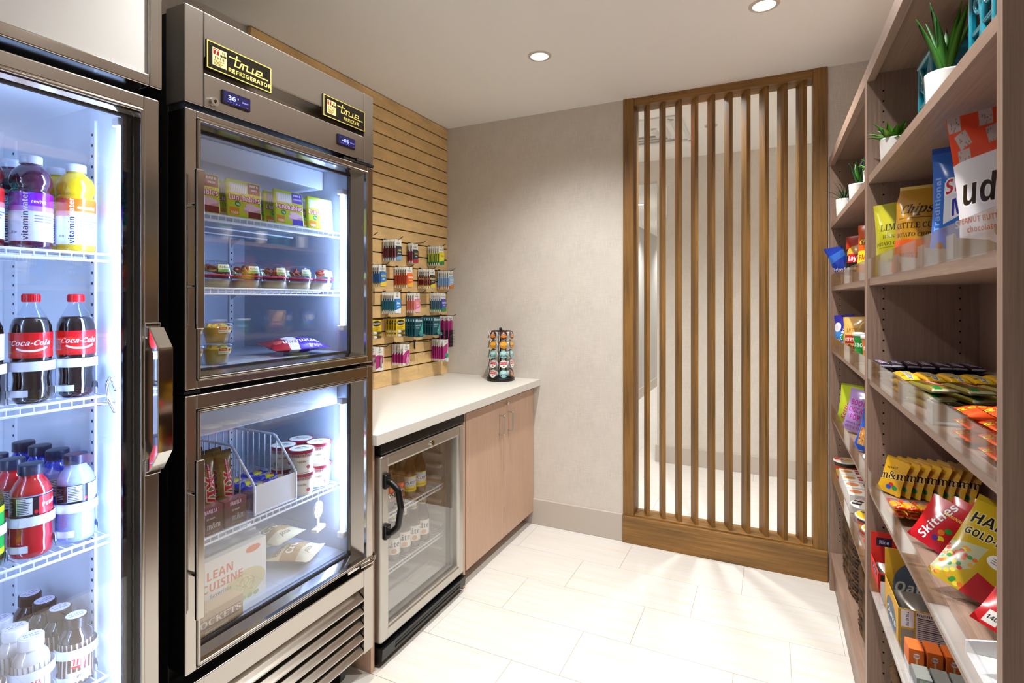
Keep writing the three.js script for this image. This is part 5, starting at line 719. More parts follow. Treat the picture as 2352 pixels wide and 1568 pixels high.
bag('chip_bag', 'yellow potato chip bag standing at the left of the near chip shelf', 'chip bag', chipY, 0.105, 0.2, 0.06, [0.287, SH[1] + 0.001, -1.755], -0.55, { seed: 2, crum: 0.1 }, null, [-0.12, 0.06]);
bag('chip_bag', 'gold and orange potato chip bag with folded top', 'chip bag', chipG, 0.115, 0.215, 0.065, [0.318, SH[1] + 0.001, -1.60], -0.6, { seed: 5, crum: 0.08, bend: -0.03 }, null, [-0.06, -0.04]);
bag('chip_bag', 'dark gold chip bag in shadow behind the gold one', 'chip bag', chipK, 0.11, 0.2, 0.06, [0.43, SH[1] + 0.001, -1.66], -0.45, { seed: 6 }, null, [-0.05, 0]);
bag('snack_mix_bag', 'blue snack mix bag with red and blue lettering', 'snack bag', chex, 0.125, 0.255, 0.055, [0.356, SH[1] + 0.001, -1.40], -0.5, { seed: 8, crum: 0.06 }, null, [-0.04, -0.03]);
bag('snack_bag', 'white and red snack bag with large black script beside the upright', 'snack bag', puffs, 0.115, 0.258, 0.05, [0.349, SH[1] + 0.001, -1.165], -0.45, { seed: 11, crum: 0.06 }, null, [-0.03, 0.08]);
bag('snack_mix_bag', 'second blue snack mix bag behind the white and red one', 'snack bag', chex, 0.125, 0.255, 0.055, [0.452, SH[1] + 0.001, -1.26], -0.5, { seed: 9 }, null, [-0.04, 0]);
const fr1 = cell(160, 256, (g, w, h) => { R(g, 0, 0, w, h, '#1c44c0'); P(g, [[0, 60], [w, 20], [w, 60], [0, 110]], '#3a78e0'); T(g, 'Fritos', 84, 140, 40, '#fff', { skew: -0.2 }); E(g, 80, 214, 50, 26, '#d89a24'); });
const lay = cell(160, 256, (g, w, h) => { R(g, 0, 0, w, h, '#161214'); R(g, 0, 0, w, 70, '#b8301c'); E(g, 80, 90, 60, 34, '#d8a83a'); R(g, 34, 100, 92, 46, '#c02028'); T(g, "Lay's", 80, 124, 36, '#fff'); T(g, 'Barbecue', 80, 176, 20, '#e8e0d0'); E(g, 60, 226, 26, 16, '#d8861e'); });
const chee = cell(160, 256, (g, w, h) => { R(g, 0, 0, w, h, '#d8561a'); R(g, 0, 120, w, 60, '#e8d01e'); T(g, 'CHEESE', 80, 80, 34, '#f4e24a', { line: '#1c1008' }); T(g, 'Flamin', 80, 150, 34, '#c01c1c'); for (let i = 0; i < 9; i++) E(g, 20 + (i * 53) % 130, 200 + (i * 19) % 44, 22, 9, '#e88a2a', i); });
bag('chip_bag', 'blue corn chip bag leaning out over the far shelf fence', 'chip bag', fr1, 0.10, 0.185, 0.05, [0.318, SH[1] + 0.001, -2.80], -0.85, { seed: 3, out: true }, null, [0.5, 0.06]);
bag('chip_bag', 'black and red barbecue chip bag on the far chip shelf', 'chip bag', lay, 0.11, 0.2, 0.05, [0.315, SH[1] + 0.001, -2.60], -0.7, { seed: 4 }, null, [-0.1, 0]);
bag('chip_bag', 'orange and yellow cheese snack bag beside the shelf divider', 'chip bag', chee, 0.12, 0.21, 0.05, [0.322, SH[1] + 0.001, -2.30], -0.75, { seed: 7 }, null, [-0.1, 0]);
bag('chip_bag', 'second black and red chip bag further back on the far shelf', 'chip bag', lay, 0.11, 0.2, 0.05, [0.42, SH[1] + 0.001, -2.55], -0.6, { seed: 14 }, null, [-0.1, 0]);
// ---------------------------------------------------------------- candy bars on the third shelf
const barCell = (draw) => cell(224, 80, draw);
const snk = barCell((g, w, h) => { R(g, 0, 0, w, h, '#2c1c1e'); R(g, 0, 0, 14, h, '#8a8a9a'); R(g, w - 14, 0, 14, h, '#8a8a9a'); P(g, [[46, 16], [196, 16], [180, 64], [30, 64]], '#e8e6f0'); P(g, [[50, 20], [190, 20], [176, 60], [36, 60]], '#2a3ab0'); T(g, 'SNICKERS', 112, 41, 30, '#f4f2f6', { skew: -0.25, line: '#c02030', lw: 3 }); });
const mil = barCell((g, w, h) => { R(g, 0, 0, w, h, '#20140f'); P(g, [[30, 10], [200, 20], [190, 66], [20, 58]], '#3a5a44'); T(g, 'Milky Way', 112, 40, 32, '#e8efe4', { f: 'serif', skew: -0.2 }); R(g, 0, 66, w, 14, '#5a2e18'); });
const bfg = barCell((g, w, h) => { R(g, 0, 0, w, h, '#e2ac1e'); R(g, 20, 12, 190, 44, '#f0cc3a'); T(g, 'Butterfinger', 114, 38, 34, '#2a4aa8', { skew: -0.2, line: '#f4ecc8', lw: 3 }); R(g, 160, 58, 30, 14, '#8a7a2a'); });
const tk5 = barCell((g, w, h) => { R(g, 0, 0, w, h, '#8a7a24'); R(g, 0, 0, 18, h, '#c9c4a0'); R(g, w - 18, 0, 18, h, '#c9c4a0'); P(g, [[26, 8], [190, 8], [170, 44], [26, 44]], '#c02a24'); T(g, 'PEANUT', 100, 28, 26, '#f4ece0', { skew: -0.2 }); R(g, 170, 46, 40, 22, '#2a8a3a'); R(g, 20, 52, 130, 20, '#5a5214'); });
const ree = cell(224, 112, (g, w, h) => { R(g, 0, 0, w, h, '#e2501a'); T(g, "Reese's", 62, 40, 38, '#f2c81e', { skew: -0.15, line: '#5a2410', lw: 3 }); R(g, 112, 8, 100, 22, '#3a1c10'); for (let i = 0; i < 5; i++) { R(g, 112 + i * 21, 40, 17, 28, '#e8e4dc'); R(g, 115 + i * 21, 46, 11, 3, '#555'); R(g, 115 + i * 21, 54, 11, 3, '#555'); } R(g, 14, 78, 190, 8, '#c23c10'); });
function bars(name, colour, cat, k, L, W, H, rows, place, group, fin = 'gloss') { // rows: list of [x, y, z, yaw, label]
  const gs = [1, 2, 3].map((s) => onCell(barGeo(L, W, H, { seed: s * 2.3 }), k)); rows.forEach(([x, y, z, a, label], i) => single(name, label, cat, gs[i % 3], ink(k, fin), [x, y, z], a, group));
}
const layer = ['lowest', 'second', 'third', 'top'], fromAisle = (i) => i ? ORD[i] + ' from the aisle' : 'at the aisle';
const grid = (n, m, x0, dx, y0, dy, z, a, jit, lab, seed) => { const r = rng(seed), out = []; for (let k = 0; k < m; k++) for (let i = 0; i < n; i++) out.push([x0 + i * dx + (r() - 0.5) * 0.002, y0 + k * dy, z + (r() - 0.5) * jit, a + (r() - 0.5) * 0.12, lab(i, k)]); return out; };
bars('candy_bar', '', 'candy bar', snk, 0.112, 0.0275, 0.0165, grid(7, 3, 0.276, 0.0325, SH[2] + 0.001, 0.0172, -1.785, -HP, 0.006, (i, k) => `brown and blue nut bar, ${fromAisle(i)}, ${layer[k === 2 ? 3 : k]} layer by the divider`, 41), 0, 'brown and blue nut bars', 'foil');
bars('candy_bar', '', 'candy bar', mil, 0.108, 0.029, 0.0165, grid(6, 2, 0.279, 0.0355, SH[2] + 0.001, 0.0172, -1.662, -HP, 0.006, (i, k) => `dark green and brown nougat bar, ${fromAisle(i)}, ${k ? 'upper' : 'lower'} layer`, 42), 0, 'dark green nougat bars', 'foil');
bars('candy_bar', '', 'candy bar', bfg, 0.125, 0.034, 0.0165, grid(5, 3, 0.284, 0.042, SH[2] + 0.001, 0.0172, -1.525, -HP, 0.008, (i, k) => `yellow peanut crunch bar, ${fromAisle(i)}, ${layer[k === 2 ? 3 : k]} layer`, 43), 0, 'yellow peanut crunch bars');
bars('candy_bar', '', 'candy bar', tk5, 0.122, 0.042, 0.016, grid(3, 3, 0.297, 0.06, SH[2] + 0.001, 0.0168, -1.375, -HP + 0.2, 0.008, (i, k) => `gold and red peanut bar, ${fromAisle(i)}, ${layer[k === 2 ? 3 : k]} layer`, 44), 0, 'gold and red peanut bars', 'foil');
bars('peanut_cup_pack', '', 'candy', ree, 0.125, 0.066, 0.0185, [0, 1, 2].map((k) => [0.328, SH[2] + 0.001 + k * 0.0192, -1.06 + k * 0.004, 0.02 * (k % 3) - 0.02, `orange peanut cup pack, ${k === 0 ? 'lowest' : k === 2 ? 'topmost' : ORD[k] + ' up'} of the aisle side stack`]), 0, 'orange peanut cup packs');
bars('peanut_cup_pack', '', 'candy', ree, 0.125, 0.066, 0.0185, [0, 1, 2, 3].map((k) => [0.33, SH[2] + 0.001 + k * 0.0192, -0.95 + k * 0.003, 0.02 * (k % 3), `orange peanut cup pack, ${k === 0 ? 'lowest' : k === 3 ? 'topmost' : ORD[k] + ' up'} of the stack by the upright`]), 0, 'orange peanut cup packs');
// ---------------------------------------------------------------- bags of sweets on the fourth shelf
const mmB = cell(160, 224, (g, w, h) => { R(g, 0, 0, w, h, '#d9a41c'); R(g, 0, 0, w, 12, '#b8860e'); T(g, 'm&m', 80, 112, 66, '#2a1810', { f: 'serif', rot: -0.2, line: '#f0d890', lw: 4 }); T(g, 'PEANUT', 64, 66, 18, '#2a1810', { rot: -0.2 }); E(g, 92, 168, 18, 14, '#c03028'); E(g, 116, 182, 18, 14, '#2a8a3c'); E(g, 76, 186, 18, 14, '#2a52b8'); });
for (let i = 0; i < 8; i++) bag('peanut_candy_bag', `yellow peanut candy bag, ${i === 0 ? 'first at the aisle' : ORD[i] + ' from the aisle'} in its leaning row`, 'candy bag', mmB, 0.066, 0.098, 0.0125, [0.290 + i * 0.0225, SH[3] + 0.001, -1.785], -0.75, { seed: i + 1, nx: 8, ny: 10, seam: 0.09, crum: 0.06, zig: true }, 'yellow peanut candy bags', [-0.32, -0.12]);
const stb = cell(96, 224, (g, w, h) => { R(g, 0, 0, w, h, '#d8301c'); R(g, 0, 10, w, 110, '#e8a41e'); T(g, 'FRUIT', 48, 66, 44, '#d02a1c', { rot: -HP, line: '#f8e090', lw: 4 }); R(g, 16, 128, 60, 50, '#2a3448'); for (let i = 0; i < 7; i++) R(g, 22 + i * 7, 134, 3, 26, '#d8dce4'); R(g, 10, 184, 76, 8, '#1c4aa8'); });
{ const k = stb, gs = onCell((() => { const g = barGeo(0.105, 0.0245, 0.015, { seed: 3, fin: 0.08 }), uv = g.attributes.uv; for (let i = 0; i < uv.count; i++) uv.setXY(i, uv.getY(i), uv.getX(i)); return g; })(), k);
  for (let r = 0; r < 2; r++) for (let i = 0; i < 8; i++) { const m = single('fruit_chew_pack', `red and yellow fruit chew pack, ${fromAisle(i)}, ${r ? 'upper' : 'lower'} row`, 'candy', gs, ink(k, 'gloss'), [0.274 + i * 0.0268, SH[3] + 0.012 + r * 0.0175, -1.595 + r * 0.005], -HP, 'red and yellow fruit chew packs'); m.rotation.order = 'YXZ'; m.rotation.z = 0.16; } }
const skit = cell(176, 240, (g, w, h) => { R(g, 0, 0, w, h, '#cc1420'); T(g, 'Skittles', 80, 110, 60, '#fff', { rot: -HP + 0.25, line: '#8a0810', lw: 5 }); T(g, 'ORIGINAL', 130, 60, 18, '#f4d84a'); [['#e8801e', 128, 150], ['#2a9a3a', 150, 130], ['#e8d01e', 140, 178], ['#5a2a8a', 116, 186], ['#c8201c', 152, 196]].forEach(([c, x, y]) => E(g, x, y, 15, 13, c)); });
for (let i = 0; i < 4; i++) bag('fruit_candy_bag', `red fruit candy bag, ${i === 0 ? 'front one at the aisle' : ORD[i] + ' from the aisle'}, in its leaning row`, 'candy bag', skit, 0.075, 0.105, 0.016, [0.298 + i * 0.036, SH[3] + 0.001, -1.43], -0.62, { seed: i + 20, nx: 8, ny: 10, zig: true, crum: 0.08 }, 'red fruit candy bags', [-0.5, -0.3]);
const har = cell(224, 320, (g, w, h) => { R(g, 0, 0, w, h, '#c0a01e'); R(g, 0, 0, w, 22, '#a88a18'); T(g, 'HARIBO', 116, 88, 54, '#1c1a14', { line: '#d8cc9a', lw: 5 }); T(g, 'GOLD-BEARS', 116, 140, 36, '#1c1a14', { line: '#e6dcb0', lw: 4, sx: 0.9 }); E(g, 150, 196, 30, 20, '#f0eee6'); lines(g, 134, 188, 32, 3, 7, '#888', 2, 3); P(g, [[0, 190], [110, 170], [100, 250], [0, 320]], '#b8b894'); const r = rng(6); for (let i = 0; i < 40; i++) E(g, r() * 100, 200 + r() * 110, 8, 6, ['#d89a2a', '#c83a24', '#e8d44a', '#3a8a3a', '#d86a2a'][i % 5]); P(g, [[100, 320], [120, 250], [224, 270], [224, 320]], '#b02028'); });
bag('gummy_bag', 'large gold gummy candy bag leaning at the aisle side', 'candy bag', har, 0.118, 0.195, 0.035, [0.285, SH[3] + 0.001, -1.205], -0.25, { seed: 31, crum: 0.06, seam: 0.05 }, null, [-0.8, -0.42]);
bag('gummy_bag', 'second gold gummy candy bag in shadow behind the first', 'candy bag', har, 0.118, 0.195, 0.035, [0.42, SH[3] + 0.001, -1.085], -0.2, { seed: 32, crum: 0.06, seam: 0.05 }, null, [-0.75, -0.12]);
const straw = cell(224, 256, (g, w, h) => { R(g, 0, 0, w, h, '#c4161c'); P(g, [[60, 0], [w, 0], [w, 110], [100, 120]], '#a8484e'); for (let i = 0; i < 8; i++) { g.strokeStyle = i % 2 ? '#8a2a34' : '#c05058'; g.lineWidth = 7; g.beginPath(); g.moveTo(70 + i * 4, 100 - i * 10); g.lineTo(224, 60 - i * 14); g.stroke(); } for (const [x, y] of [[96, 150], [160, 176]]) { E(g, x, y, 40, 30, '#d8201e', 0.3); for (let i = 0; i < 14; i++) E(g, x - 28 + (i * 17) % 56, y - 18 + (i * 11) % 38, 2, 3, '#f0a04a'); E(g, x + 34, y - 18, 16, 6, '#4a8a2a', 0.8); } T(g, 'STRAWBERRY', 60, 36, 26, '#fff'); T(g, 'twists', 50, 60, 18, '#fff', { w: '' }); for (let i = 0; i < 4; i++) R(g, 20 + i * 34, 214, 28, 32, '#e8e4dc'); T(g, '140', 34, 230, 14, '#222'); });
bag('licorice_bag', 'red strawberry twist bag lying in the nearest white tray', 'candy bag', straw, 0.13, 0.15, 0.03, [0.31, SH[3] + 0.042, -0.955], -0.25, { seed: 34, crum: 0.05 }, null, [-0.75, -0.4]);
{ const mk = (z, label) => { const t = thing('plastic_tray', label, 'tray', [0.375, SH[3] + 0.0005, z], 0, 'white plastic trays'); part('tray_end', [extr([[-0.108, 0], [0.1, 0], [0.1, 0.04], [0.04, 0.038], [-0.06, 0.03], [-0.108, 0.02]], 0.003, 0.0005).translate(0, 0, 0.048), extr([[-0.108, 0], [0.1, 0], [0.1, 0.04], [0.04, 0.038], [-0.06, 0.03], [-0.108, 0.02]], 0.003, 0.0005).translate(0, 0, -0.052)], WHITEP, t); part('tray_floor', rb(-0.108, 0.1, 0, 0.003, -0.05, 0.05, 0.001), WHITEP, t); };
  mk(-0.985, 'white plastic tray under the red strawberry twist bag'); }
// ---------------------------------------------------------------- boxes on the fifth shelf
const SILV = col('foil liner', 0x9c968e, 0.25, 0.7);
function openBox(name, label, kf, kl, w, h, d, p, lid, group) { // open-topped carton with a foil bag: front +z, left -x
  const t = thing(name, label, 'food box', p, 0, group), th = 0.0012;
  part('front', onCell(planar(bx(-w / 2, w / 2, 0, h, d / 2 - th, d / 2)), kf), ink(kf), t); part('side', onCell(planar(bx(-w / 2, -w / 2 + th, 0, h, -d / 2, d / 2), 'z', 'y'), kl), ink(kl), t);
  part('back', onCell(planar(bx(-w / 2, w / 2, 0, h + lid, -d / 2, -d / 2 + th)), kl), ink(kl), t); part('side', onCell(planar(bx(w / 2 - th, w / 2, 0, h, -d / 2, d / 2), 'z', 'y'), kl), ink(kl), t); part('bottom', bx(-w / 2, w / 2, 0, th, -d / 2, d / 2), col('card', 0xb8a58a, 0.8), t);
  part('foil_bag', M([bagGeo(w * 0.92, h * 1.0, d * 0.7, { seed: 4, crum: 0.12, low: 0.6 }).translate(0, 0.003, 0)]), SILV, t);
}
const tfB = cell(128, 192, (g, w, h) => { R(g, 0, 0, w, h, '#c8201c'); R(g, 10, 50, 108, 130, '#e8e2da'); R(g, 10, 12, 108, 36, '#14100f'); T(g, 'THAI', 64, 30, 28, '#f0e8e0'); T(g, 'noodles', 64, 74, 16, '#6a5a50'); E(g, 64, 124, 26, 20, '#1c1816'); R(g, 52, 150, 22, 26, '#1c1816'); });
const tfS = cell(96, 192, (g, w, h) => { R(g, 0, 0, w, h, '#d8281c'); R(g, 20, 20, 56, 30, '#2a1a3a'); T(g, 'Rice', 48, 35, 18, '#e0d8f0'); });
const crS = cell(128, 192, (g, w, h) => { R(g, 0, 0, w, h, '#d09a1e'); E(g, 64, 96, 44, 60, '#5a6878'); T(g, 'Oats', 64, 96, 36, '#f0ece0', { skew: -0.2 }); R(g, 0, 150, w, 42, '#a8743a'); });
const crF = cell(192, 256, (g, w, h) => { R(g, 0, 0, w, h, '#c9981c'); R(g, 10, 6, 40, 84, '#e0dce0'); T(g, '7 34 40 PM', 30, 48, 14, '#555', { rot: HP }); R(g, 10, 100, 40, 140, '#8a8478'); R(g, 56, 6, 130, 244, '#d9d2d0'); T(g, 'Nutrition Facts', 120, 20, 17, '#1c1818'); for (let i = 0; i < 22; i++) R(g, 62, 34 + i * 9.6, i % 6 ? 60 + (i * 29) % 56 : 118, i % 6 ? 3 : 5, '#3c3434'); });
openBox('noodle_box', 'red carton with silver foil at the aisle side of the bottom shelf', tfB, tfS, 0.062, 0.085, 0.12, [0.288, SH[4] + 0.0005, -1.765], 0.065); openBox('noodle_box', 'red carton with silver foil, second from the aisle', tfB, tfS, 0.062, 0.085, 0.12, [0.358, SH[4] + 0.0005, -1.765], 0.065); openBox('noodle_box', 'red carton with silver foil against the back panel', tfB, tfS, 0.062, 0.085, 0.12, [0.43, SH[4] + 0.0005, -1.765], 0.065);
openBox('cereal_box', 'yellow carton with nutrition panel at the aisle side', crF, crS, 0.11, 0.115, 0.16, [0.314, SH[4] + 0.0005, -1.55], 0.07); openBox('cereal_box', 'yellow carton with nutrition panel further back', crF, crS, 0.11, 0.115, 0.16, [0.43, SH[4] + 0.0005, -1.55], 0.07);
const smO = cell(64, 128, (g, w, h) => { R(g, 0, 0, w, h, '#d8d2ce'); R(g, 0, 0, w, 56, '#e06a1e'); E(g, 32, 24, 14, 9, '#f0e8e0'); T(g, 'TUMS', 32, 24, 11, '#c02a1c'); R(g, 28, 34, 8, 22, '#f0c89a'); R(g, 0, 118, w, 10, '#c03a2a'); });
const smG = cell(64, 128, (g, w, h) => { R(g, 0, 0, w, h, '#d6d4da'); R(g, 0, 0, w, 54, '#8a8c86'); R(g, 14, 10, 36, 30, '#b0b8ae'); R(g, 26, 12, 12, 24, '#7aa88a'); R(g, 0, 54, w, 4, '#eceaf0'); });
for (let i = 0; i < 7; i++) { single('small_carton', `small orange and white carton, ${fromAisle(i)} in its row`, 'carton', M([onCell(planar(rb(-0.0135, 0.0135, 0, 0.078, -0.022, 0.022, 0.001)), smO)]), ink(smO), [0.274 + i * 0.0315, SH[4] + 0.0005, -1.40], 0, 'small orange cartons'); single('small_carton', `small grey and white carton, ${fromAisle(i)} in its row`, 'carton', M([onCell(planar(rb(-0.0135, 0.0135, 0, 0.058, -0.024, 0.024, 0.001)), smG)]), ink(smG), [0.274 + i * 0.0315, SH[4] + 0.0005, -1.335], 0, 'small grey cartons'); single('small_carton', `small plain white carton, ${fromAisle(i)} in the front row`, 'carton', rb(-0.0135, 0.0135, 0, 0.036, -0.024, 0.024, 0.001), WHITEP, [0.274 + i * 0.0315, SH[4] + 0.0005, -1.27], 0, 'small white cartons'); }
// ---------------------------------------------------------------- far bay: cookies, popcorn, noodle cups, baskets
const oreo = cell(128, 160, (g, w, h) => { R(g, 0, 0, w, h, '#2c2a90'); P(g, [[0, 60], [60, 40], [80, 160], [0, 160]], '#3a84d0'); E(g, 40, 60, 28, 22, '#e8e4ee'); T(g, 'Cookies', 78, 90, 26, '#fff', { rot: -1.2 }); E(g, 90, 110, 20, 16, '#3a9a4a'); E(g, 34, 132, 26, 18, '#d89a2a'); });
const anim = cell(128, 160, (g, w, h) => { R(g, 0, 0, w, h, '#d0a45a'); T(g, '1873', 64, 60, 26, '#8a5a24', { f: 'serif' }); R(g, 30, 80, 60, 34, '#a82a24'); T(g, 'BITES', 60, 97, 20, '#f4e8d0'); for (let i = 0; i < 8; i++) E(g, 20 + (i * 31) % 90, 126 + (i * 13) % 30, 13, 9, '#8a4a1e'); });
bag('cookie_bag', 'purple and blue cookie bag at the far end, above the fence', 'cookie bag', oreo, 0.1, 0.15, 0.05, [0.285, SH[2] + 0.001, -2.78], -0.8, { seed: 41 }, null, [-0.1, 0.1]);
bag('cookie_bag', 'second purple cookie bag in shadow behind the first', 'cookie bag', oreo, 0.1, 0.15, 0.05, [0.36, SH[2] + 0.001, -2.66], -0.7, { seed: 42 }, null, [-0.15, 0]);
bag('cookie_bag', 'third purple cookie bag near the back panel', 'cookie bag', oreo, 0.1, 0.15, 0.05, [0.43, SH[2] + 0.001, -2.56], -0.6, { seed: 43 }, null, [-0.15, 0]);
bag('cracker_bag', 'tan cracker bag with red panel beside the green tub', 'snack bag', anim, 0.105, 0.15, 0.05, [0.298, SH[2] + 0.001, -2.52], -0.8, { seed: 44 }, null, [-0.1, 0.05]);
function tub(label, hex, x, z) { const k = cell(128, 96, (g, w, h) => { R(g, 0, 0, w, h, hex); for (let i = 0; i < 6; i++) { E(g, 20 + (i * 43) % 100, 60 + (i * 17) % 30, 9, 9, '#d8b81e'); } T(g, 'Crackers', 64, 34, 24, '#fff', { skew: -0.15 }); }); const t = thing('snack_tub', label, 'snack tub', [x, SH[2] + 0.0005, z], -HP - 0.4); part('tub', halves(0.030, 0.001, 0.038, 0.095, k), ink(k, 'gloss'), t); part('lid', lathe([[0, 0.104], [0.039, 0.104], [0.041, 0.102], [0.041, 0.093], [0.038, 0.093]], 28), WHITEP, t, 'white lid'); part('base', cyl(0.030, 0.030, 0.002, 24).translate(0, 0.001, 0), WHITEP, t); }
tub('green snack tub with white lid beside the shelf divider', '#1f9a3a', 0.305, -2.28); tub('orange snack tub with white lid beside the shelf divider', '#e07a1a', 0.31, -2.12);
const limeB = cell(128, 192, (g, w, h) => { R(g, 0, 0, w, h, '#b4c42a'); T(g, 'Kettle', 64, 130, 30, '#c02a8a', { rot: -1.2 }); R(g, 0, 0, w, 10, '#8a9a1a'); });
const boom = cell(128, 192, (g, w, h) => { R(g, 0, 0, w, h, '#a886c4'); T(g, 'BOOM', 64, 60, 34, '#b0248a', { sx: 0.8 }); T(g, 'CHICKA', 64, 92, 30, '#b0248a', { sx: 0.8 }); T(g, 'POP', 64, 124, 34, '#b0248a', { sx: 0.8 }); T(g, 'sweet & salty', 64, 150, 13, '#6a2a7a'); T(g, 'KETTLE CORN', 64, 170, 15, '#7a3a8a'); });
bag('popcorn_bag', 'lime green popcorn bag at the far end of the fourth shelf', 'popcorn bag', limeB, 0.11, 0.17, 0.05, [0.288, SH[3] + 0.001, -2.72], -0.8, { seed: 51 }, null, [-0.2, 0]);
bag('popcorn_bag', 'lilac popcorn bag with magenta lettering', 'popcorn bag', boom, 0.115, 0.17, 0.05, [0.300, SH[3] + 0.001, -2.52], -0.7, { seed: 52 }, null, [-0.2, -0.12]);
bag('popcorn_bag', 'second lime green popcorn bag behind the lilac one', 'popcorn bag', limeB, 0.11, 0.19, 0.05, [0.44, SH[3] + 0.001, -2.62], -0.7, { seed: 53 }, null, [-0.15, 0]);
const trail = cell(128, 160, (g, w, h) => { R(g, 0, 0, w, h, '#1c52b8'); R(g, 20, 76, 88, 64, '#c08a4a'); const r = rng(3); for (let i = 0; i < 40; i++) E(g, 24 + r() * 80, 80 + r() * 56, 6, 4, ['#8a4a1e', '#e0b878', '#b06a2a'][i % 3], r() * 3); R(g, 60, 20, 50, 34, '#c8202a'); T(g, 'Trail', 84, 38, 20, '#fff'); });
bag('trail_mix_bag', 'blue trail mix bag with clear window beside the shelf divider', 'snack bag', trail, 0.1, 0.15, 0.04, [0.298, SH[3] + 0.001, -2.22], -0.7, { seed: 54 }, null, [-0.3, -0.1]);
bag('trail_mix_bag', 'second blue trail mix bag behind the first', 'snack bag', trail, 0.1, 0.17, 0.04, [0.36, SH[3] + 0.001, -2.14], -0.6, { seed: 55 }, null, [-0.2, 0]);
const soupC = cell(160, 80, (g, w, h) => { R(g, 0, 0, w, h, '#e8e4e0'); R(g, 0, 0, w, 26, '#3a78c8'); T(g, 'Noodle Soup', 80, 14, 18, '#fff'); R(g, 20, 36, 120, 34, '#b8c8e0'); });
const cupC = cell(192, 96, (g, w, h) => { R(g, 0, 0, w, h, '#d84a24'); R(g, 0, 0, w, 24, '#3a3a24'); E(g, 60, 58, 30, 18, '#e0b84a'); R(g, 104, 34, 70, 44, '#a01c24'); T(g, 'Ramen', 140, 56, 22, '#fff'); });
const cupT = cell(96, 96, (g, w, h) => { R(g, 0, 0, w, h, '#c8bca0'); P(g, [[48, 48], [96, 20], [96, 90]], '#a8302a'); E(g, 40, 52, 22, 16, '#d89a3a'); T(g, 'Cup', 66, 56, 14, '#fff'); });
const lidY = cell(96, 96, (g, w, h) => { R(g, 0, 0, w, h, '#e2b81e'); for (const [x, y] of [[48, 20], [20, 60], [76, 60], [48, 82]]) E(g, x, y, 12, 6, '#3a3a8a'); });
const maru = cell(160, 72, (g, w, h) => { R(g, 0, 0, w, h, '#c4c0bc'); E(g, 56, 32, 12, 12, '#b8505a'); T(g, 'Maruchan', 100, 34, 24, '#4a2a1c'); });
function bowl(name, label, side, top, r0, r1, h, p, rim = WHITEP) { const t = thing(name, label, 'noodle cup', p, -HP - 0.35, 'noodle cups and bowls'); part('bowl', halves(r0, 0.001, r1, h, side), ink(side), t); const l = part('lid', lathe([[0, h + 0.001], [r1 + 0.001, h + 0.001], [r1 + 0.003, h], [r1 + 0.003, h - 0.004], [r1, h - 0.005]], 28), rim, t); part('lid_print', onCell(planar(cyl(r1 - 0.001, r1 - 0.001, 0.0006, 28).translate(0, h + 0.0014, 0), 'z', 'x'), top), ink(top), l); part('base', cyl(r0, r0, 0.002, 24).translate(0, 0.001, 0), WHITEP, t); }
bowl('soup_bowl', 'white and blue soup bowl below the trail mix bags', soupC, soupC, 0.04, 0.052, 0.045, [0.315, SH[3] + 0.0005, -2.0]);
bowl('noodle_cup', 'orange noodle cup at the far end of the fifth shelf', cupC, cupT, 0.036, 0.048, 0.085, [0.305, SH[4] + 0.0005, -2.83]);
bowl('noodle_cup', 'orange noodle cup behind the far end one', cupC, cupT, 0.036, 0.048, 0.085, [0.41, SH[4] + 0.0005, -2.8]);
const packN = cell(128, 64, (g, w, h) => { R(g, 0, 0, w, h, '#e6ded4'); E(g, 36, 34, 28, 18, '#d8b06a'); for (let i = 0; i < 8; i++) E(g, 20 + i * 5, 28 + (i * 7) % 14, 4, 3, '#c04a2a'); R(g, 74, 12, 48, 40, '#a82028'); T(g, 'RAMEN', 98, 32, 14, '#fff'); });
const packN2 = cell(128, 64, (g, w, h) => { R(g, 0, 0, w, h, '#ece6dc'); E(g, 36, 34, 28, 18, '#d8885a'); g.strokeStyle = '#c0202a'; g.lineWidth = 4; g.beginPath(); g.arc(70, 10, 50, 0.4, 1.6); g.stroke(); R(g, 84, 16, 40, 30, '#2a1c18'); T(g, 'UDON', 104, 32, 14, '#fff'); });
[[-2.70, packN, 'first'], [-2.61, packN, 'second'], [-2.52, packN2, 'third'], [-2.43, packN2, 'fourth']].forEach(([z, k, s]) => { for (const [x, w] of [[0.315, 'aisle side'], [0.42, 'back side']]) single('noodle_box', `flat red and white noodle tray, ${s} from the screen, ${w}`, 'noodle box', M([onCell(planar(rb(-0.048, 0.048, 0, 0.072, -0.04, 0.04, 0.003), 'x', 'z'), k)]), ink(k), [x, SH[4] + 0.0005, z], 0, 'flat noodle trays'); });
bowl('noodle_bowl', 'grey noodle bowl in the middle of the fifth shelf', maru, packN2, 0.04, 0.052, 0.06, [0.318, SH[4] + 0.0005, -2.325]);
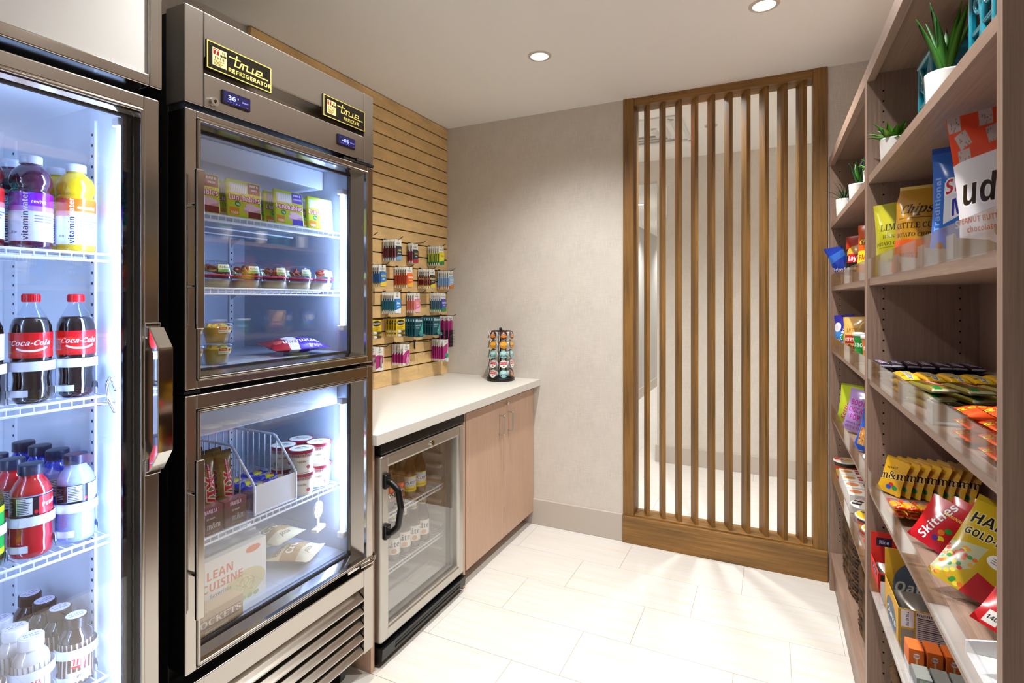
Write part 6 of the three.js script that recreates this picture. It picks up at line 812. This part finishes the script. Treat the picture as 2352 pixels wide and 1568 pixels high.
bowl('noodle_bowl', 'yellow lidded noodle bowl, far one of the pair', cupC, lidY, 0.042, 0.056, 0.062, [0.322, SH[4] + 0.0005, -2.205]); bowl('noodle_bowl', 'yellow lidded noodle bowl, near one of the pair', cupC, lidY, 0.042, 0.056, 0.062, [0.326, SH[4] + 0.0005, -2.08]); bowl('noodle_cup', 'small red lidded cup beside the shelf divider', cupC, cupT, 0.03, 0.038, 0.07, [0.298, SH[4] + 0.0005, -1.96], col('red lid', 0xd02418, 0.4));
const WICK = [0x4a3018, 0x5e4022, 0x3a2612].map((c, i) => col('wicker ' + i, c, 0.75));
function wicker(label, x0, x1, z0, z1, y, h) {
  const t = thing('wicker_basket', label, 'basket', [0, y, 0], 0, 'dark wicker baskets'), cx = (x0 + x1) / 2, cz = (z0 + z1) / 2, a = (x1 - x0) / 2, b = (z1 - z0) / 2, N = 72;
  const loop = (k, yy, sw, r) => { const pts = []; for (let i = 0; i < N; i++) { const q = i / N * 2 * PI, ce = Math.cos(q), se = Math.sin(q), e = 0.35, off = sw * ((i + k) % 2 ? 1 : -1), px = Math.sign(ce) * Math.pow(Math.abs(ce), e) * (a - 0.008 + off), pz = Math.sign(se) * Math.pow(Math.abs(se), e) * (b - 0.008 + off); pts.push([cx + px, yy, cz + pz]); } return tube(pts, r, N * 2, 5, true); };
  for (let k = 0; k < Math.floor(h / 0.016); k++) part('strand', loop(k, 0.010 + k * 0.016, 0.0045, 0.0085), WICK[k % 3], t);
  part('rim', loop(0, h - 0.004, 0.002, 0.011), WICK[1], t); part('floor', rb(x0 + 0.012, x1 - 0.012, 0.002, 0.008, z0 + 0.012, z1 - 0.012, 0.002), WICK[2], t);
}
wicker('dark wicker basket at the screen end below the noodle cups', 0.288, 0.488, -2.86, -2.47, 0.1815, 0.23); wicker('dark wicker basket beside the shelf divider below the noodle bowls', 0.288, 0.488, -2.4, -1.95, 0.1815, 0.2); wicker('dark wicker basket under the cartons of the near bay', 0.285, 0.488, -1.8, -1.35, 0.1815, 0.2);
scene.traverse((o) => { if (o.isMesh) { const tr = o.material.transmission > 0; o.castShadow = !tr; o.receiveShadow = true; } });
renderer.render(scene, camera);
